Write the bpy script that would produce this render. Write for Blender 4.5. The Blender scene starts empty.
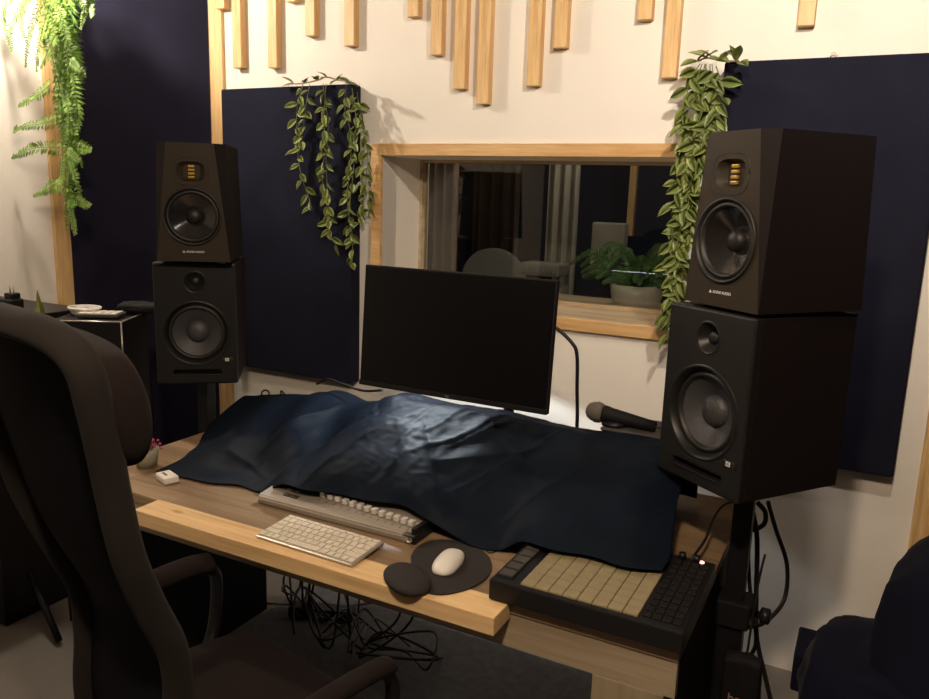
import bpy, bmesh, math, random
from mathutils import Vector, Matrix, noise, Euler
random.seed(7)
PI = math.pi
S = bpy.context.scene
COL = S.collection

# ------------------------------------------------------------------ camera
EYE = Vector((0.0, 0.0, 1.55))
AX = Vector((0.88538229, 0.11780753, -0.44968832))      # world X seen in camera axes (right, down, forward)
AY = Vector((0.46378329, -0.15794304, 0.87175631))
AZ = Vector((0.03167432, -0.98039552, -0.19447714))
FPX = 781.0
cam_d = bpy.data.cameras.new('camera'); cam = bpy.data.objects.new('camera', cam_d); COL.objects.link(cam)
right = Vector((AX.x, AY.x, AZ.x)); down = Vector((AX.y, AY.y, AZ.y)); fwd = Vector((AX.z, AY.z, AZ.z))
m = Matrix((( right.x, -down.x, -fwd.x, EYE.x), (right.y, -down.y, -fwd.y, EYE.y), (right.z, -down.z, -fwd.z, EYE.z), (0, 0, 0, 1)))
cam.matrix_world = m
cam_d.sensor_fit = 'HORIZONTAL'; cam_d.sensor_width = 36.0; cam_d.lens = FPX / 929 * 36.0
cam_d.clip_start = 0.02
S.camera = cam

def ray(u, v):
    d = Vector((u - 464.5, v - 349.5, FPX))
    return Vector((AX.dot(d), AY.dot(d), AZ.dot(d)))
def at_y(u, v, y):                                     # the point of a sight line at the real distance y
    r = ray(u, v); return EYE + r * (y / r.y)
def at_z(u, v, z):
    r = ray(u, v); return EYE + r * ((z - EYE.z) / r.z)

# ------------------------------------------------------------------ world, lamps, exposure
w = bpy.data.worlds.new('world'); S.world = w; w.use_nodes = True
w.node_tree.nodes['Background'].inputs[0].default_value = (1.0, 0.82, 0.62, 1)
w.node_tree.nodes['Background'].inputs[1].default_value = 0.008
S.view_settings.view_transform = 'Standard'; S.view_settings.look = 'None'
S.view_settings.gamma = 1; S.view_settings.exposure = 0.0; S.view_settings.use_curve_mapping = False

def lamp(name, typ, loc, energy, color, size=0.05, aim=None, size_y=None, spread=None, blend=None, angle=None):
    l = bpy.data.lights.new(name, typ); l.energy = energy; l.color = color
    o = bpy.data.objects.new(name, l); COL.objects.link(o); o.location = loc
    if typ == 'AREA':
        l.shape = 'RECTANGLE'; l.size = size; l.size_y = size_y or size
        if spread: l.spread = spread
    else:
        l.shadow_soft_size = size
    if typ == 'SPOT':
        l.spot_size = angle; l.spot_blend = blend
    if aim is not None:
        o.rotation_euler = (Vector(aim) - Vector(loc)).to_track_quat('-Z', 'Y').to_euler()
    return o
WARM = (1.0, 0.88, 0.75)
lamp('wall_lamp', 'POINT', (-2.72, 1.80, 2.48), 50, WARM, 0.035)
lamp('wall_lamp', 'SPOT', (0.0, 1.25, 2.50), 90, WARM, 0.035, aim=(-0.45, 2.65, 2.15), angle=math.radians(120), blend=1.0)
lamp('ceiling_lamp', 'POINT', (-0.15, 0.10, 2.42), 98, (1.0, 0.78, 0.56), 0.06)
lamp('desk_lamp_light', 'SPOT', (-1.19, 2.052, 1.215), 130, (0.84, 0.93, 1.0), 0.022, aim=(-1.19, 2.062, 0.5), angle=math.radians(115), blend=0.12)

# ------------------------------------------------------------------ materials
def mat(name, color, rough=0.6, metal=0.0, spec=0.5, noise_amt=0.0, noise_scale=20, bump=0.0, bump_scale=200, sheen=0.0, trans=0.0, coat=0.0, emit=None, color2=None, stretch=None, voronoi=False):
    M = bpy.data.materials.new(name); M.use_nodes = True
    nt = M.node_tree; N = nt.nodes; L = nt.links
    b = N['Principled BSDF']
    b.inputs['Base Color'].default_value = (*color, 1); b.inputs['Roughness'].default_value = rough
    b.inputs['Metallic'].default_value = metal; b.inputs['Specular IOR Level'].default_value = spec
    b.inputs['Sheen Weight'].default_value = sheen
    b.inputs['Transmission Weight'].default_value = trans
    b.inputs['Coat Weight'].default_value = coat
    if emit:
        b.inputs['Emission Color'].default_value = (*emit[0], 1); b.inputs['Emission Strength'].default_value = emit[1]
    tc = N.new('ShaderNodeTexCoord'); mp = N.new('ShaderNodeMapping'); L.new(tc.outputs['Object'], mp.inputs[0])
    if stretch: mp.inputs['Scale'].default_value = stretch
    if noise_amt or color2:
        n = N.new('ShaderNodeTexNoise'); n.inputs['Scale'].default_value = noise_scale; n.inputs['Detail'].default_value = 5
        L.new(mp.outputs[0], n.inputs['Vector'])
        r = N.new('ShaderNodeValToRGB'); r.color_ramp.elements[0].position = 0.3; r.color_ramp.elements[1].position = 0.7
        c2 = color2 or tuple(c * (1 - noise_amt) for c in color)
        r.color_ramp.elements[0].color = (*c2, 1); r.color_ramp.elements[1].color = (*color, 1)
        L.new(n.outputs['Fac'], r.inputs[0]); L.new(r.outputs[0], b.inputs['Base Color'])
    if bump:
        n2 = N.new('ShaderNodeTexNoise'); n2.inputs['Scale'].default_value = bump_scale; n2.inputs['Detail'].default_value = 3
        L.new(mp.outputs[0], n2.inputs['Vector'])
        bp = N.new('ShaderNodeBump'); bp.inputs['Strength'].default_value = bump; bp.inputs['Distance'].default_value = 0.002
        L.new(n2.outputs['Fac'], bp.inputs['Height']); L.new(bp.outputs[0], b.inputs['Normal'])
    return M

def wood(name, c1, c2, c3, axis='X', ring=9.0, rough=0.5, knots=False, grain_strength=1.0, boards=False):
    """long grain along axis: stretched noise bands, fine streaks and optional knots"""
    M = bpy.data.materials.new(name); M.use_nodes = True
    nt = M.node_tree; N = nt.nodes; L = nt.links; b = N['Principled BSDF']
    b.inputs['Roughness'].default_value = rough
    tc = N.new('ShaderNodeTexCoord'); mp = N.new('ShaderNodeMapping'); L.new(tc.outputs['Object'], mp.inputs[0])
    sc = {'X': (0.06, 1, 1), 'Y': (1, 0.06, 1), 'Z': (1, 1, 0.06)}[axis]
    mp.inputs['Scale'].default_value = sc
    n1 = N.new('ShaderNodeTexNoise'); n1.inputs['Scale'].default_value = ring * 2.2; n1.inputs['Detail'].default_value = 4; n1.inputs['Distortion'].default_value = 0.6
    n2 = N.new('ShaderNodeTexNoise'); n2.inputs['Scale'].default_value = ring * 18; n2.inputs['Detail'].default_value = 3
    L.new(mp.outputs[0], n1.inputs['Vector']); L.new(mp.outputs[0], n2.inputs['Vector'])
    r = N.new('ShaderNodeValToRGB'); e = r.color_ramp.elements
    e[0].position = 0.32; e[0].color = (*c1, 1); e[1].position = 0.68; e[1].color = (*c3, 1)
    x = e.new(0.5); x.color = (*c2, 1)
    L.new(n1.outputs['Fac'], r.inputs[0])
    r2 = N.new('ShaderNodeValToRGB'); r2.color_ramp.elements[0].position = 0.35; r2.color_ramp.elements[0].color = (0.80, 0.74, 0.68, 1)
    r2.color_ramp.elements[1].position = 0.6; r2.color_ramp.elements[1].color = (1, 1, 1, 1)
    L.new(n2.outputs['Fac'], r2.inputs[0])
    mx = N.new('ShaderNodeMix'); mx.data_type = 'RGBA'; mx.blend_type = 'MULTIPLY'; mx.inputs[0].default_value = 0.7 * grain_strength
    L.new(r.outputs[0], mx.inputs[6]); L.new(r2.outputs[0], mx.inputs[7])
    out = mx.outputs[2]
    if knots:
        v = N.new('ShaderNodeTexVoronoi'); v.inputs['Scale'].default_value = 7.5; v.inputs['Randomness'].default_value = 1.0
        mk = N.new('ShaderNodeMapping'); L.new(tc.outputs['Object'], mk.inputs[0])
        mk.inputs['Scale'].default_value = {'X': (0.55, 1.3, 1), 'Y': (1.3, 0.55, 1), 'Z': (1.3, 1, .55)}[axis]
        L.new(mk.outputs[0], v.inputs['Vector'])
        kr = N.new('ShaderNodeValToRGB'); kr.color_ramp.elements[0].position = 0.05; kr.color_ramp.elements[0].color = (0.35, 0.17, 0.07, 1)
        kr.color_ramp.elements[1].position = 0.13; kr.color_ramp.elements[1].color = (1, 1, 1, 1)
        L.new(v.outputs['Distance'], kr.inputs[0])
        mk2 = N.new('ShaderNodeMix'); mk2.data_type = 'RGBA'; mk2.blend_type = 'MULTIPLY'; mk2.inputs[0].default_value = 0.9
        L.new(out, mk2.inputs[6]); L.new(kr.outputs[0], mk2.inputs[7]); out = mk2.outputs[2]
    if boards:
        bk = N.new('ShaderNodeTexBrick'); bk.inputs['Scale'].default_value = 1.0
        bk.inputs['Color1'].default_value = (1, 1, 1, 1); bk.inputs['Color2'].default_value = (0.66, 0.62, 0.58, 1); bk.inputs['Mortar'].default_value = (0.45, 0.40, 0.35, 1)
        bk.inputs['Mortar Size'].default_value = 0.0012; bk.inputs['Brick Width'].default_value = 0.46; bk.inputs['Row Height'].default_value = 0.085
        L.new(tc.outputs['Object'], bk.inputs['Vector'])
        mb = N.new('ShaderNodeMix'); mb.data_type = 'RGBA'; mb.blend_type = 'MULTIPLY'; mb.inputs[0].default_value = 0.8
        L.new(out, mb.inputs[6]); L.new(bk.outputs[0], mb.inputs[7]); out = mb.outputs[2]
    L.new(out, b.inputs['Base Color'])
    bp = N.new('ShaderNodeBump'); bp.inputs['Strength'].default_value = 0.15; bp.inputs['Distance'].default_value = 0.002
    L.new(n2.outputs['Fac'], bp.inputs['Height']); L.new(bp.outputs[0], b.inputs['Normal'])
    return M

def fabric(name, c, rough=0.9, sheen=0.15, scale=700, c2=None, spec=0.1):
    M = bpy.data.materials.new(name); M.use_nodes = True
    nt = M.node_tree; N = nt.nodes; L = nt.links; b = N['Principled BSDF']
    b.inputs['Roughness'].default_value = rough; b.inputs['Sheen Weight'].default_value = sheen
    b.inputs['Sheen Roughness'].default_value = 0.5; b.inputs['Specular IOR Level'].default_value = spec
    tc = N.new('ShaderNodeTexCoord')
    n = N.new('ShaderNodeTexNoise'); n.inputs['Scale'].default_value = 5; n.inputs['Detail'].default_value = 6
    L.new(tc.outputs['Object'], n.inputs['Vector'])
    r = N.new('ShaderNodeValToRGB'); c2 = c2 or tuple(v * 0.75 for v in c)
    r.color_ramp.elements[0].color = (*c2, 1); r.color_ramp.elements[1].color = (*c, 1)
    r.color_ramp.elements[0].position = .35; r.color_ramp.elements[1].position = .65
    L.new(n.outputs['Fac'], r.inputs[0]); L.new(r.outputs[0], b.inputs['Base Color'])
    wv = N.new('ShaderNodeTexNoise'); wv.inputs['Scale'].default_value = scale
    L.new(tc.outputs['Object'], wv.inputs['Vector'])
    bp = N.new('ShaderNodeBump'); bp.inputs['Strength'].default_value = 0.25; bp.inputs['Distance'].default_value = 0.001
    L.new(wv.outputs['Fac'], bp.inputs['Height']); L.new(bp.outputs[0], b.inputs['Normal'])
    return M

M = {}
M['wall'] = mat('wall_plaster', (0.80, 0.75, 0.67), 0.85, spec=0.2, noise_amt=0.04, noise_scale=3, bump=0.25, bump_scale=90)
M['ceiling'] = mat('ceiling_paint', (0.30, 0.28, 0.26), 0.9, spec=0.2)
M['rear'] = mat('rear_wall_paint', (0.10, 0.09, 0.10), 0.9, spec=0.1, noise_amt=0.2, noise_scale=2)
M['pine'] = wood('pine_slats', (0.56, 0.33, 0.13), (0.70, 0.46, 0.21), (0.78, 0.55, 0.28), 'Z', rough=0.5)
M['pine_x'] = wood('pine_trim', (0.50, 0.28, 0.10), (0.62, 0.38, 0.16), (0.70, 0.47, 0.23), 'X', rough=0.5)
M['plank'] = wood('pine_plank', (0.68, 0.44, 0.20), (0.80, 0.56, 0.29), (0.86, 0.63, 0.35), 'X', ring=5, rough=0.5, knots=True)
M['desk'] = wood('desk_laminate', (0.20, 0.13, 0.07), (0.31, 0.21, 0.12), (0.42, 0.30, 0.18), 'X', ring=4, rough=0.45, boards=True)
M['apron'] = wood('grey_oak_laminate', (0.24, 0.19, 0.12), (0.36, 0.295, 0.20), (0.44, 0.37, 0.26), 'X', ring=6, rough=0.55)
M['sill'] = wood('pale_worn_pine', (0.42, 0.32, 0.19), (0.55, 0.44, 0.29), (0.62, 0.52, 0.37), 'X', ring=7, rough=0.5)
M['desk_side'] = wood('desk_leg_laminate', (0.20, 0.16, 0.10), (0.32, 0.26, 0.17), (0.38, 0.32, 0.22), 'Z', ring=4, rough=0.5)
M['navy'] = fabric('navy_panel_fabric', (0.0135, 0.0140, 0.027), sheen=0.0)
M['navy_trap'] = fabric('navy_corner_fabric', (0.0160, 0.0150, 0.030), sheen=0.0)
M['cloth'] = fabric('navy_dust_sheet', (0.0055, 0.0098, 0.0185), rough=0.55, sheen=0.0, spec=0.07, scale=900)
M['armchair'] = fabric('dark_navy_upholstery', (0.008, 0.009, 0.022), sheen=0.03, scale=300)
M['speaker_vinyl'] = mat('black_speaker_vinyl', (0.012, 0.0085, 0.009), 0.6, spec=.12, bump=0.3, bump_scale=500)
M['speaker_front'] = mat('charcoal_baffle', (0.034, 0.026, 0.018), 0.5, spec=.2, bump=0.15, bump_scale=700)
M['eris_front'] = mat('satin_black_baffle', (0.012, 0.012, 0.012), 0.40, spec=.35, bump=0.1, bump_scale=700)
M['rubber'] = mat('black_rubber', (0.012, 0.011, 0.011), 0.5)
M['cone_gloss'] = mat('glossy_black_cone', (0.016, 0.014, 0.014), 0.17, spec=0.8)
M['cone_weave'] = mat('woven_grey_cone', (0.050, 0.050, 0.056), 0.42, bump=0.6, bump_scale=350)
M['black'] = mat('black_plastic', (0.010, 0.010, 0.011), 0.4, spec=.3)
M['black_matte'] = mat('matte_black_plastic', (0.009, 0.008, 0.009), 0.7, spec=.2, bump=0.15, bump_scale=400)
M['metal_black'] = mat('black_powder_coat', (0.008, 0.008, 0.010), 0.45, spec=.25, bump=0.1, bump_scale=300)
M['gold'] = mat('gold_ribbon', (0.75, 0.50, 0.13), 0.35, metal=0.6)
M['white_ink'] = mat('white_print', (0.75, 0.75, 0.75), 0.6)
M['tan_ink'] = mat('faded_print', (0.30, 0.22, 0.17), 0.7)
M['grey_ink'] = mat('grey_print', (0.22, 0.22, 0.22), 0.5)
M['screen'] = mat('black_screen', (0.004, 0.004, 0.005), 0.3, spec=0.3)
M['white_plastic'] = mat('white_plastic', (0.78, 0.75, 0.70), 0.35, spec=0.5)
M['key'] = mat('white_keycap', (0.66, 0.60, 0.49), 0.45)
M['alu'] = mat('aluminium', (0.62, 0.57, 0.50), 0.35, metal=0.7)
M['ctrl'] = mat('champagne_grey_casing', (0.33, 0.29, 0.24), 0.42, metal=0.25)
M['ctrl_dark'] = mat('dark_grey_insert', (0.06, 0.055, 0.05), 0.5)
M['fader'] = mat('pale_fader_cap', (0.62, 0.60, 0.56), 0.4)
M['pad'] = mat('beige_silicone_pad', (0.27, 0.225, 0.13), 0.6)
M['gel'] = mat('black_mouse_mat_fabric', (0.018, 0.015, 0.014), 0.85, bump=0.3, bump_scale=900)
M['chair_fabric'] = fabric('charcoal_chair_fabric', (0.021, 0.0175, 0.016), sheen=0.03, scale=500)
M['chair_mesh'] = fabric('black_mesh_fabric', (0.006, 0.006, 0.011), sheen=0.0, scale=900)
M['chair_seat'] = fabric('dark_brown_seat_fabric', (0.015, 0.010, 0.0095), sheen=0.02, scale=400)
M['leaf'] = mat('green_leaf', (0.26, 0.30, 0.085), 0.45, noise_amt=0, noise_scale=18, color2=(0.10, 0.14, 0.035))
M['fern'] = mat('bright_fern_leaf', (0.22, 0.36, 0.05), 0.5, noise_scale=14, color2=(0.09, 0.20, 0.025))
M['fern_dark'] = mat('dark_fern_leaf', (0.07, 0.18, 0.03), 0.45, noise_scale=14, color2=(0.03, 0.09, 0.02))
M['stem'] = mat('green_stem', (0.14, 0.16, 0.05), 0.6)
M['twine'] = mat('tan_twine', (0.35, 0.24, 0.12), 0.8)
M['floor'] = mat('grey_beige_floor', (0.20, 0.175, 0.145), 0.55, noise_amt=0.25, noise_scale=6, bump=0.1, bump_scale=60)
M['rug'] = mat('grey_carpet_tile', (0.16, 0.16, 0.17), 0.95, noise_amt=0.3, noise_scale=40, bump=0.6, bump_scale=300)
M['cable'] = mat('black_cable', (0.010, 0.009, 0.009), 0.5)
M['cable_grey'] = mat('grey_cable', (0.26, 0.24, 0.22), 0.5)
M['mic_grille'] = mat('mic_grille_steel', (0.17, 0.15, 0.125), 0.6, metal=0.4, bump=1.0, bump_scale=900)
M['pot'] = mat('white_glazed_pot', (0.62, 0.58, 0.50), 0.4)
M['pink'] = mat('pink_petal', (0.42, 0.05, 0.15), 0.6)
M['cup'] = mat('frosted_plastic_cup', (0.42, 0.38, 0.30), 0.3, trans=0.3)
M['curtain'] = fabric('dusty_brown_curtain', (0.30, 0.22, 0.19), scale=300)
M['reflection_shirt_white'] = fabric('off_white_reflection_and_shirt', (0.55, 0.52, 0.46), scale=300)
M['booth_wall'] = fabric('booth_dark_wall', (0.035, 0.045, 0.085), scale=60)
M['grey_box'] = mat('grey_painted_metal', (0.34, 0.34, 0.32), 0.5, noise_amt=0.1)
M['card'] = mat('printed_card', (0.45, 0.42, 0.10), 0.6, noise_scale=9, color2=(0.06, 0.10, 0.05))
M['led'] = mat('led_glow', (1, 0.3, 0.2), 0.5, emit=((1, 0.45, 0.35), 2.5))
M['lamp_diffuser'] = mat('lamp_diffuser', (0.9, 0.9, 0.9), 0.5, emit=((0.9, 0.95, 1.0), 6.0))

def glass_mat():
    G = bpy.data.materials.new('window_glass'); G.use_nodes = True
    N = G.node_tree.nodes; L = G.node_tree.links
    for n in list(N): N.remove(n)
    o = N.new('ShaderNodeOutputMaterial'); t = N.new('ShaderNodeBsdfTransparent'); g = N.new('ShaderNodeBsdfGlossy')
    g.inputs['Roughness'].default_value = 0.01; t.inputs[0].default_value = (0.86, 0.88, 0.87, 1)
    f = N.new('ShaderNodeFresnel'); f.inputs[0].default_value = 1.5
    mth = N.new('ShaderNodeMath'); mth.operation = 'MULTIPLY'; mth.inputs[1].default_value = 1.8
    mx = N.new('ShaderNodeMixShader'); L.new(f.outputs[0], mth.inputs[0]); L.new(mth.outputs[0], mx.inputs[0])
    L.new(t.outputs[0], mx.inputs[1]); L.new(g.outputs[0], mx.inputs[2]); L.new(mx.outputs[0], o.inputs[0])
    return G
M['glass'] = glass_mat()

# ------------------------------------------------------------------ helpers
def box_bm(size, loc=(0, 0, 0), bev=0.0, seg=2, rot=None, bm=None):
    own = bmesh.new()
    bmesh.ops.create_cube(own, size=1.0)
    bmesh.ops.scale(own, vec=size, verts=own.verts)
    if bev > 0:
        bmesh.ops.bevel(own, geom=own.edges[:], offset=min(bev, min(size) * 0.49), segments=seg, profile=0.5, affect='EDGES')
    if rot: own.transform(Euler(rot).to_matrix().to_4x4())
    own.transform(Matrix.Translation(loc))
    if bm is None: return own
    return join(bm, own)
def join(bm, other):
    tmp = bpy.data.meshes.new('tmp'); other.to_mesh(tmp); other.free(); bm.from_mesh(tmp); bpy.data.meshes.remove(tmp); return bm
def mm(x0, x1, y0, y1, z0, z1, bev=0.0, seg=2, bm=None):
    return box_bm((x1 - x0, y1 - y0, z1 - z0), ((x0 + x1) / 2, (y0 + y1) / 2, (z0 + z1) / 2), bev, seg, bm=bm)
def lathe_bm(profile, seg=40, mtx=None, bm=None):
    """profile: (radius, height) pairs about local z"""
    own = bmesh.new(); rings = []
    for r, z in profile:
        if r < 1e-5: rings.append([own.verts.new((0, 0, z))])
        else: rings.append([own.verts.new((r * math.cos(2 * PI * i / seg), r * math.sin(2 * PI * i / seg), z)) for i in range(seg)])
    for a, b in zip(rings, rings[1:]):
        for i in range(seg):
            j = (i + 1) % seg
            if len(a) == 1 and len(b) == 1: continue
            if len(a) == 1: own.faces.new((a[0], b[j], b[i]))
            elif len(b) == 1: own.faces.new((a[i], a[j], b[0]))
            else: own.faces.new((a[i], a[j], b[j], b[i]))
    for f in own.faces: f.smooth = True
    bmesh.ops.recalc_face_normals(own, faces=own.faces[:])
    if mtx is not None: own.transform(mtx)
    return own if bm is None else join(bm, own)
def catmull(pts, n=8):
    P = [Vector(p) for p in pts]
    if len(P) < 3: return P
    out = []
    Q = [P[0] * 2 - P[1]] + P + [P[-1] * 2 - P[-2]]
    for i in range(1, len(Q) - 2):
        a, b, c, d = Q[i - 1:i + 3]
        for k in range(n):
            t = k / n
            out.append(0.5 * ((2 * b) + (c - a) * t + (2 * a - 5 * b + 4 * c - d) * t * t + (3 * b - a - 3 * c + d) * t ** 3))
    out.append(P[-1]); return out
def tube_bm(pts, r, seg=8, smooth=True, bm=None, n=8, radii=None, flat=1.0):
    path = catmull(pts, n) if smooth and len(pts) > 2 else [Vector(p) for p in pts]
    own = bmesh.new(); rings = []; up = Vector((0, 0, 1)); prev = None
    for i, p in enumerate(path):
        t = (path[min(i + 1, len(path) - 1)] - path[max(i - 1, 0)]).normalized()
        if prev is None:
            s = t.cross(up); s = s if s.length > 0.1 else t.cross(Vector((1, 0, 0)))
        else: s = prev - t * prev.dot(t)
        s.normalize(); prev = s; q = t.cross(s)
        f = i / max(1, len(path) - 1)
        rr = r if radii is None else radii[0] + (radii[1] - radii[0]) * f
        rings.append([own.verts.new(p + (s * math.cos(2 * PI * k / seg) + q * flat * math.sin(2 * PI * k / seg)) * rr) for k in range(seg)])
    for a, b in zip(rings, rings[1:]):
        for k in range(seg):
            own.faces.new((a[k], a[(k + 1) % seg], b[(k + 1) % seg], b[k]))
    own.faces.new(rings[0]); own.faces.new(list(reversed(rings[-1])))
    for f in own.faces: f.smooth = True
    bmesh.ops.recalc_face_normals(own, faces=own.faces[:])
    return own if bm is None else join(bm, own)
def prism_bm(outline, z0, z1, bev=0.0, seg=2, smooth=False, bm=None):
    own = bmesh.new(); vs = [own.verts.new((x, y, z0)) for x, y in outline]; f = own.faces.new(vs)
    r = bmesh.ops.extrude_face_region(own, geom=[f]); top = [v for v in r['geom'] if isinstance(v, bmesh.types.BMVert)]
    bmesh.ops.translate(own, vec=(0, 0, z1 - z0), verts=top)
    bmesh.ops.recalc_face_normals(own, faces=own.faces[:])
    if bev:
        ed = [e for e in own.edges if abs(e.verts[0].co.z - e.verts[1].co.z) < 1e-6 and e.verts[0].co.z > max(z0, z1) - 1e-5]
        bmesh.ops.bevel(own, geom=ed, offset=bev, segments=seg, profile=0.5, affect='EDGES')
    return own if bm is None else join(bm, own)
def root_matrix(o):
    return Matrix.LocRotScale(o.location, o.rotation_euler, None)
def obj(name, bm, mt, parent=None, world=False, smooth=None, label=None):
    if world and parent is not None:
        p = parent
        while p.parent is not None: p = p.parent
        bm.transform(root_matrix(p).inverted())
    me = bpy.data.meshes.new(name); bm.to_mesh(me); bm.free()
    me.materials.append(M[mt] if isinstance(mt, str) else mt)
    if smooth is not None:
        for p in me.polygons: p.use_smooth = smooth
    o = bpy.data.objects.new(name, me); COL.objects.link(o)
    if parent is not None: o.parent = parent
    if label: o['label'] = label
    return o
def tag(o, label, cat, group=None, kind=None):
    o['label'] = label; o['category'] = cat
    if group: o['group'] = group
    if kind: o['kind'] = kind
    return o
def thing(name, label, cat, loc=(0, 0, 0), rotz=0, group=None):
    o = bpy.data.objects.new(name, None); COL.objects.link(o); o.empty_display_size = 0.05
    o.location = loc; o.rotation_euler = (0, 0, rotz)
    return tag(o, label, cat, group)
def single(name, bm, mt, label, cat, group=None, loc=None, smooth=None):
    """a thing that is one mesh, origin moved to its base"""
    if loc is None:
        xs = [v.co.copy() for v in bm.verts]
        loc = Vector(((min(v.x for v in xs) + max(v.x for v in xs)) / 2, (min(v.y for v in xs) + max(v.y for v in xs)) / 2, min(v.z for v in xs)))
    bm.transform(Matrix.Translation(-Vector(loc)))
    o = obj(name, bm, mt, smooth=smooth); o.location = loc
    return tag(o, label, cat, group)
def struct(name, bm, mt, parent=None, label=None):
    o = obj(name, bm, mt, parent)
    if parent is None: o['kind'] = 'structure'
    if label: o['label'] = label
    return o
def cut(o, cutters):
    """boolean cut, evaluated straight into the mesh"""
    tmp = []
    for bm in cutters:
        me = bpy.data.meshes.new('c'); bm.to_mesh(me); bm.free()
        c = bpy.data.objects.new('c', me); COL.objects.link(c); c.parent = o.parent; tmp.append(c)
        md = o.modifiers.new('b', 'BOOLEAN'); md.operation = 'DIFFERENCE'; md.object = c; md.solver = 'EXACT'
    bpy.context.view_layer.update()
    dg = bpy.context.evaluated_depsgraph_get()
    me = bpy.data.meshes.new_from_object(o.evaluated_get(dg))
    o.modifiers.clear(); o.data = me
    for c in tmp: bpy.data.objects.remove(c)
def text_bm(body, size, depth=0.0004, bold=0.0):
    cu = bpy.data.curves.new('t', 'FONT'); cu.body = body; cu.size = size; cu.extrude = depth; cu.offset = bold
    cu.align_x = 'CENTER'; cu.align_y = 'CENTER'
    o = bpy.data.objects.new('t', cu); COL.objects.link(o); bpy.context.view_layer.update()
    me = bpy.data.meshes.new_from_object(o.evaluated_get(bpy.context.evaluated_depsgraph_get()))
    bm = bmesh.new(); bm.from_mesh(me); bpy.data.objects.remove(o); bpy.data.meshes.remove(me)
    return bm
FACE = Matrix.Rotation(PI / 2, 4, 'X')                       # lay an xy drawing upright, facing -y
def copy_tree(root, loc, rotz, label):
    r = root.copy(); COL.objects.link(r); r.location = loc; r.rotation_euler = (0, 0, rotz); r['label'] = label
    for ch in list(root.children):
        c = ch.copy(); COL.objects.link(c); c.parent = r
        for g in ch.children:
            d = g.copy(); COL.objects.link(d); d.parent = c
    return r

# ------------------------------------------------------------------ the room
D = 2.65
XL, XR, YB, ZC = -3.08, 0.62, -1.7, 2.62
WX0, WX1, WZ0, WZ1 = -1.755, -0.60, 1.129, 1.69              # window opening
bm = mm(XL - .12, WX0, D, D + .1, 0, ZC); mm(WX1, XR + .12, D, D + .1, 0, ZC, bm=bm); mm(WX0, WX1, D, D + .1, 0, WZ0 - .01, bm=bm); mm(WX0, WX1, D, D + .1, WZ1, ZC, bm=bm)
struct('wall_back', bm, 'wall')
struct('wall_left', mm(XL - .12, XL, YB, D, 0, ZC), 'wall')
struct('wall_right', mm(XR, XR + .12, YB, D, 0, ZC), 'navy_trap')
struct('wall_rear', mm(XL - .12, XR + .12, YB - .12, YB, 0, ZC), 'rear')
struct('ceiling', mm(XL - .12, XR + .12, YB - .12, D + .1, ZC, ZC + .1), 'ceiling')
def floor_mat():
    F = mat('floor_boards', (0.30, 0.27, 0.225), 0.5, noise_amt=0.25, noise_scale=6)
    return F
struct('floor', mm(XL - .12, XR + .12, YB - .12, D + 2.0, -.1, 0), 'floor')
bm = mm(-1.84, -0.40, 0.4, 2.45, 0.0005, 0.008)
o = obj('rug', bm, 'rug'); tag(o, 'grey carpet under the desk and the office chair', 'rug')

# corner traps: diagonal navy fabric between two pine boards
def trap(name, x_back, x_side, y_side, sgn, lbl):
    a = Vector((x_back, D)); b = Vector((x_side, y_side)); n = (b - a).normalized(); p = Vector((-n.y, n.x)) * sgn * 0.03
    own = bmesh.new()
    pts = [a, b, b + p, a + p]
    vs = [own.verts.new((q.x, q.y, 0.0)) for q in pts]; f = own.faces.new(vs)
    r = bmesh.ops.extrude_face_region(own, geom=[f]); bmesh.ops.translate(own, vec=(0, 0, ZC), verts=[v for v in r['geom'] if isinstance(v, bmesh.types.BMVert)])
    bmesh.ops.recalc_face_normals(own, faces=own.faces[:])
    struct(name, own, 'navy_trap', label=lbl)
trap('wall_corner_left', -2.665, XL, 2.235, 1, 'tall navy fabric corner panel')
trap('wall_corner_right', 0.295, XR, 2.325, -1, 'tall navy fabric corner panel')
struct('trim_1', mm(-2.67, -2.572, D - .018, D, 0, ZC, .002), 'pine')
struct('trim_2', mm(XL, XL + .018, 2.145, 2.24, 0, ZC, .002), 'pine')
struct('trim_3', mm(0.20, 0.298, D - .018, D, 0, ZC, .002), 'pine')
struct('trim_4', mm(XR - .018, XR, 2.23, 2.325, 0, ZC, .002), 'pine')

# window: frame, lining, sash, pane
GY = 2.965
def frame4(x0, x1, z0, z1, t, y0, y1, bev=.002, bottom=None):
    b_ = mm(x0, x1, y0, y1, z1 - t, z1, bev); mm(x0, x1, y0, y1, z0, z0 + (bottom or t), bev, bm=b_)
    mm(x0, x0 + t, y0, y1, z0 + (bottom or t), z1 - t, bev, bm=b_); mm(x1 - t, x1, y0, y1, z0 + (bottom or t), z1 - t, bev, bm=b_)
    return b_
win = struct('window_1', frame4(WX0 - .045, WX1 + .045, WZ0 - .046, WZ1 + .045, .045, D - .018, D + .002), 'pine_x')
lin = mm(WX0 - .02, WX0, D, GY + .05, WZ0, WZ1); mm(WX1, WX1 + .02, D, GY + .05, WZ0, WZ1, bm=lin); mm(WX0 - .02, WX1 + .02, D, GY + .05, WZ1, WZ1 + .02, bm=lin)
obj('window_reveal', lin, 'wall', win)
obj('window_sill', mm(WX0 - .02, WX1 + .02, D - .01, GY + .3, WZ0 - .022, WZ0), 'sill', win)
obj('window_sash', frame4(WX0, WX1, WZ0, WZ1, .012, GY - .03, GY + .02, .001, bottom=.014), 'sill', win)
obj('window_pane', mm(WX0 + .01, WX1 - .01, GY - .004, GY + .002, WZ0 + .012, WZ1 - .01), 'glass', win)

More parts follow.
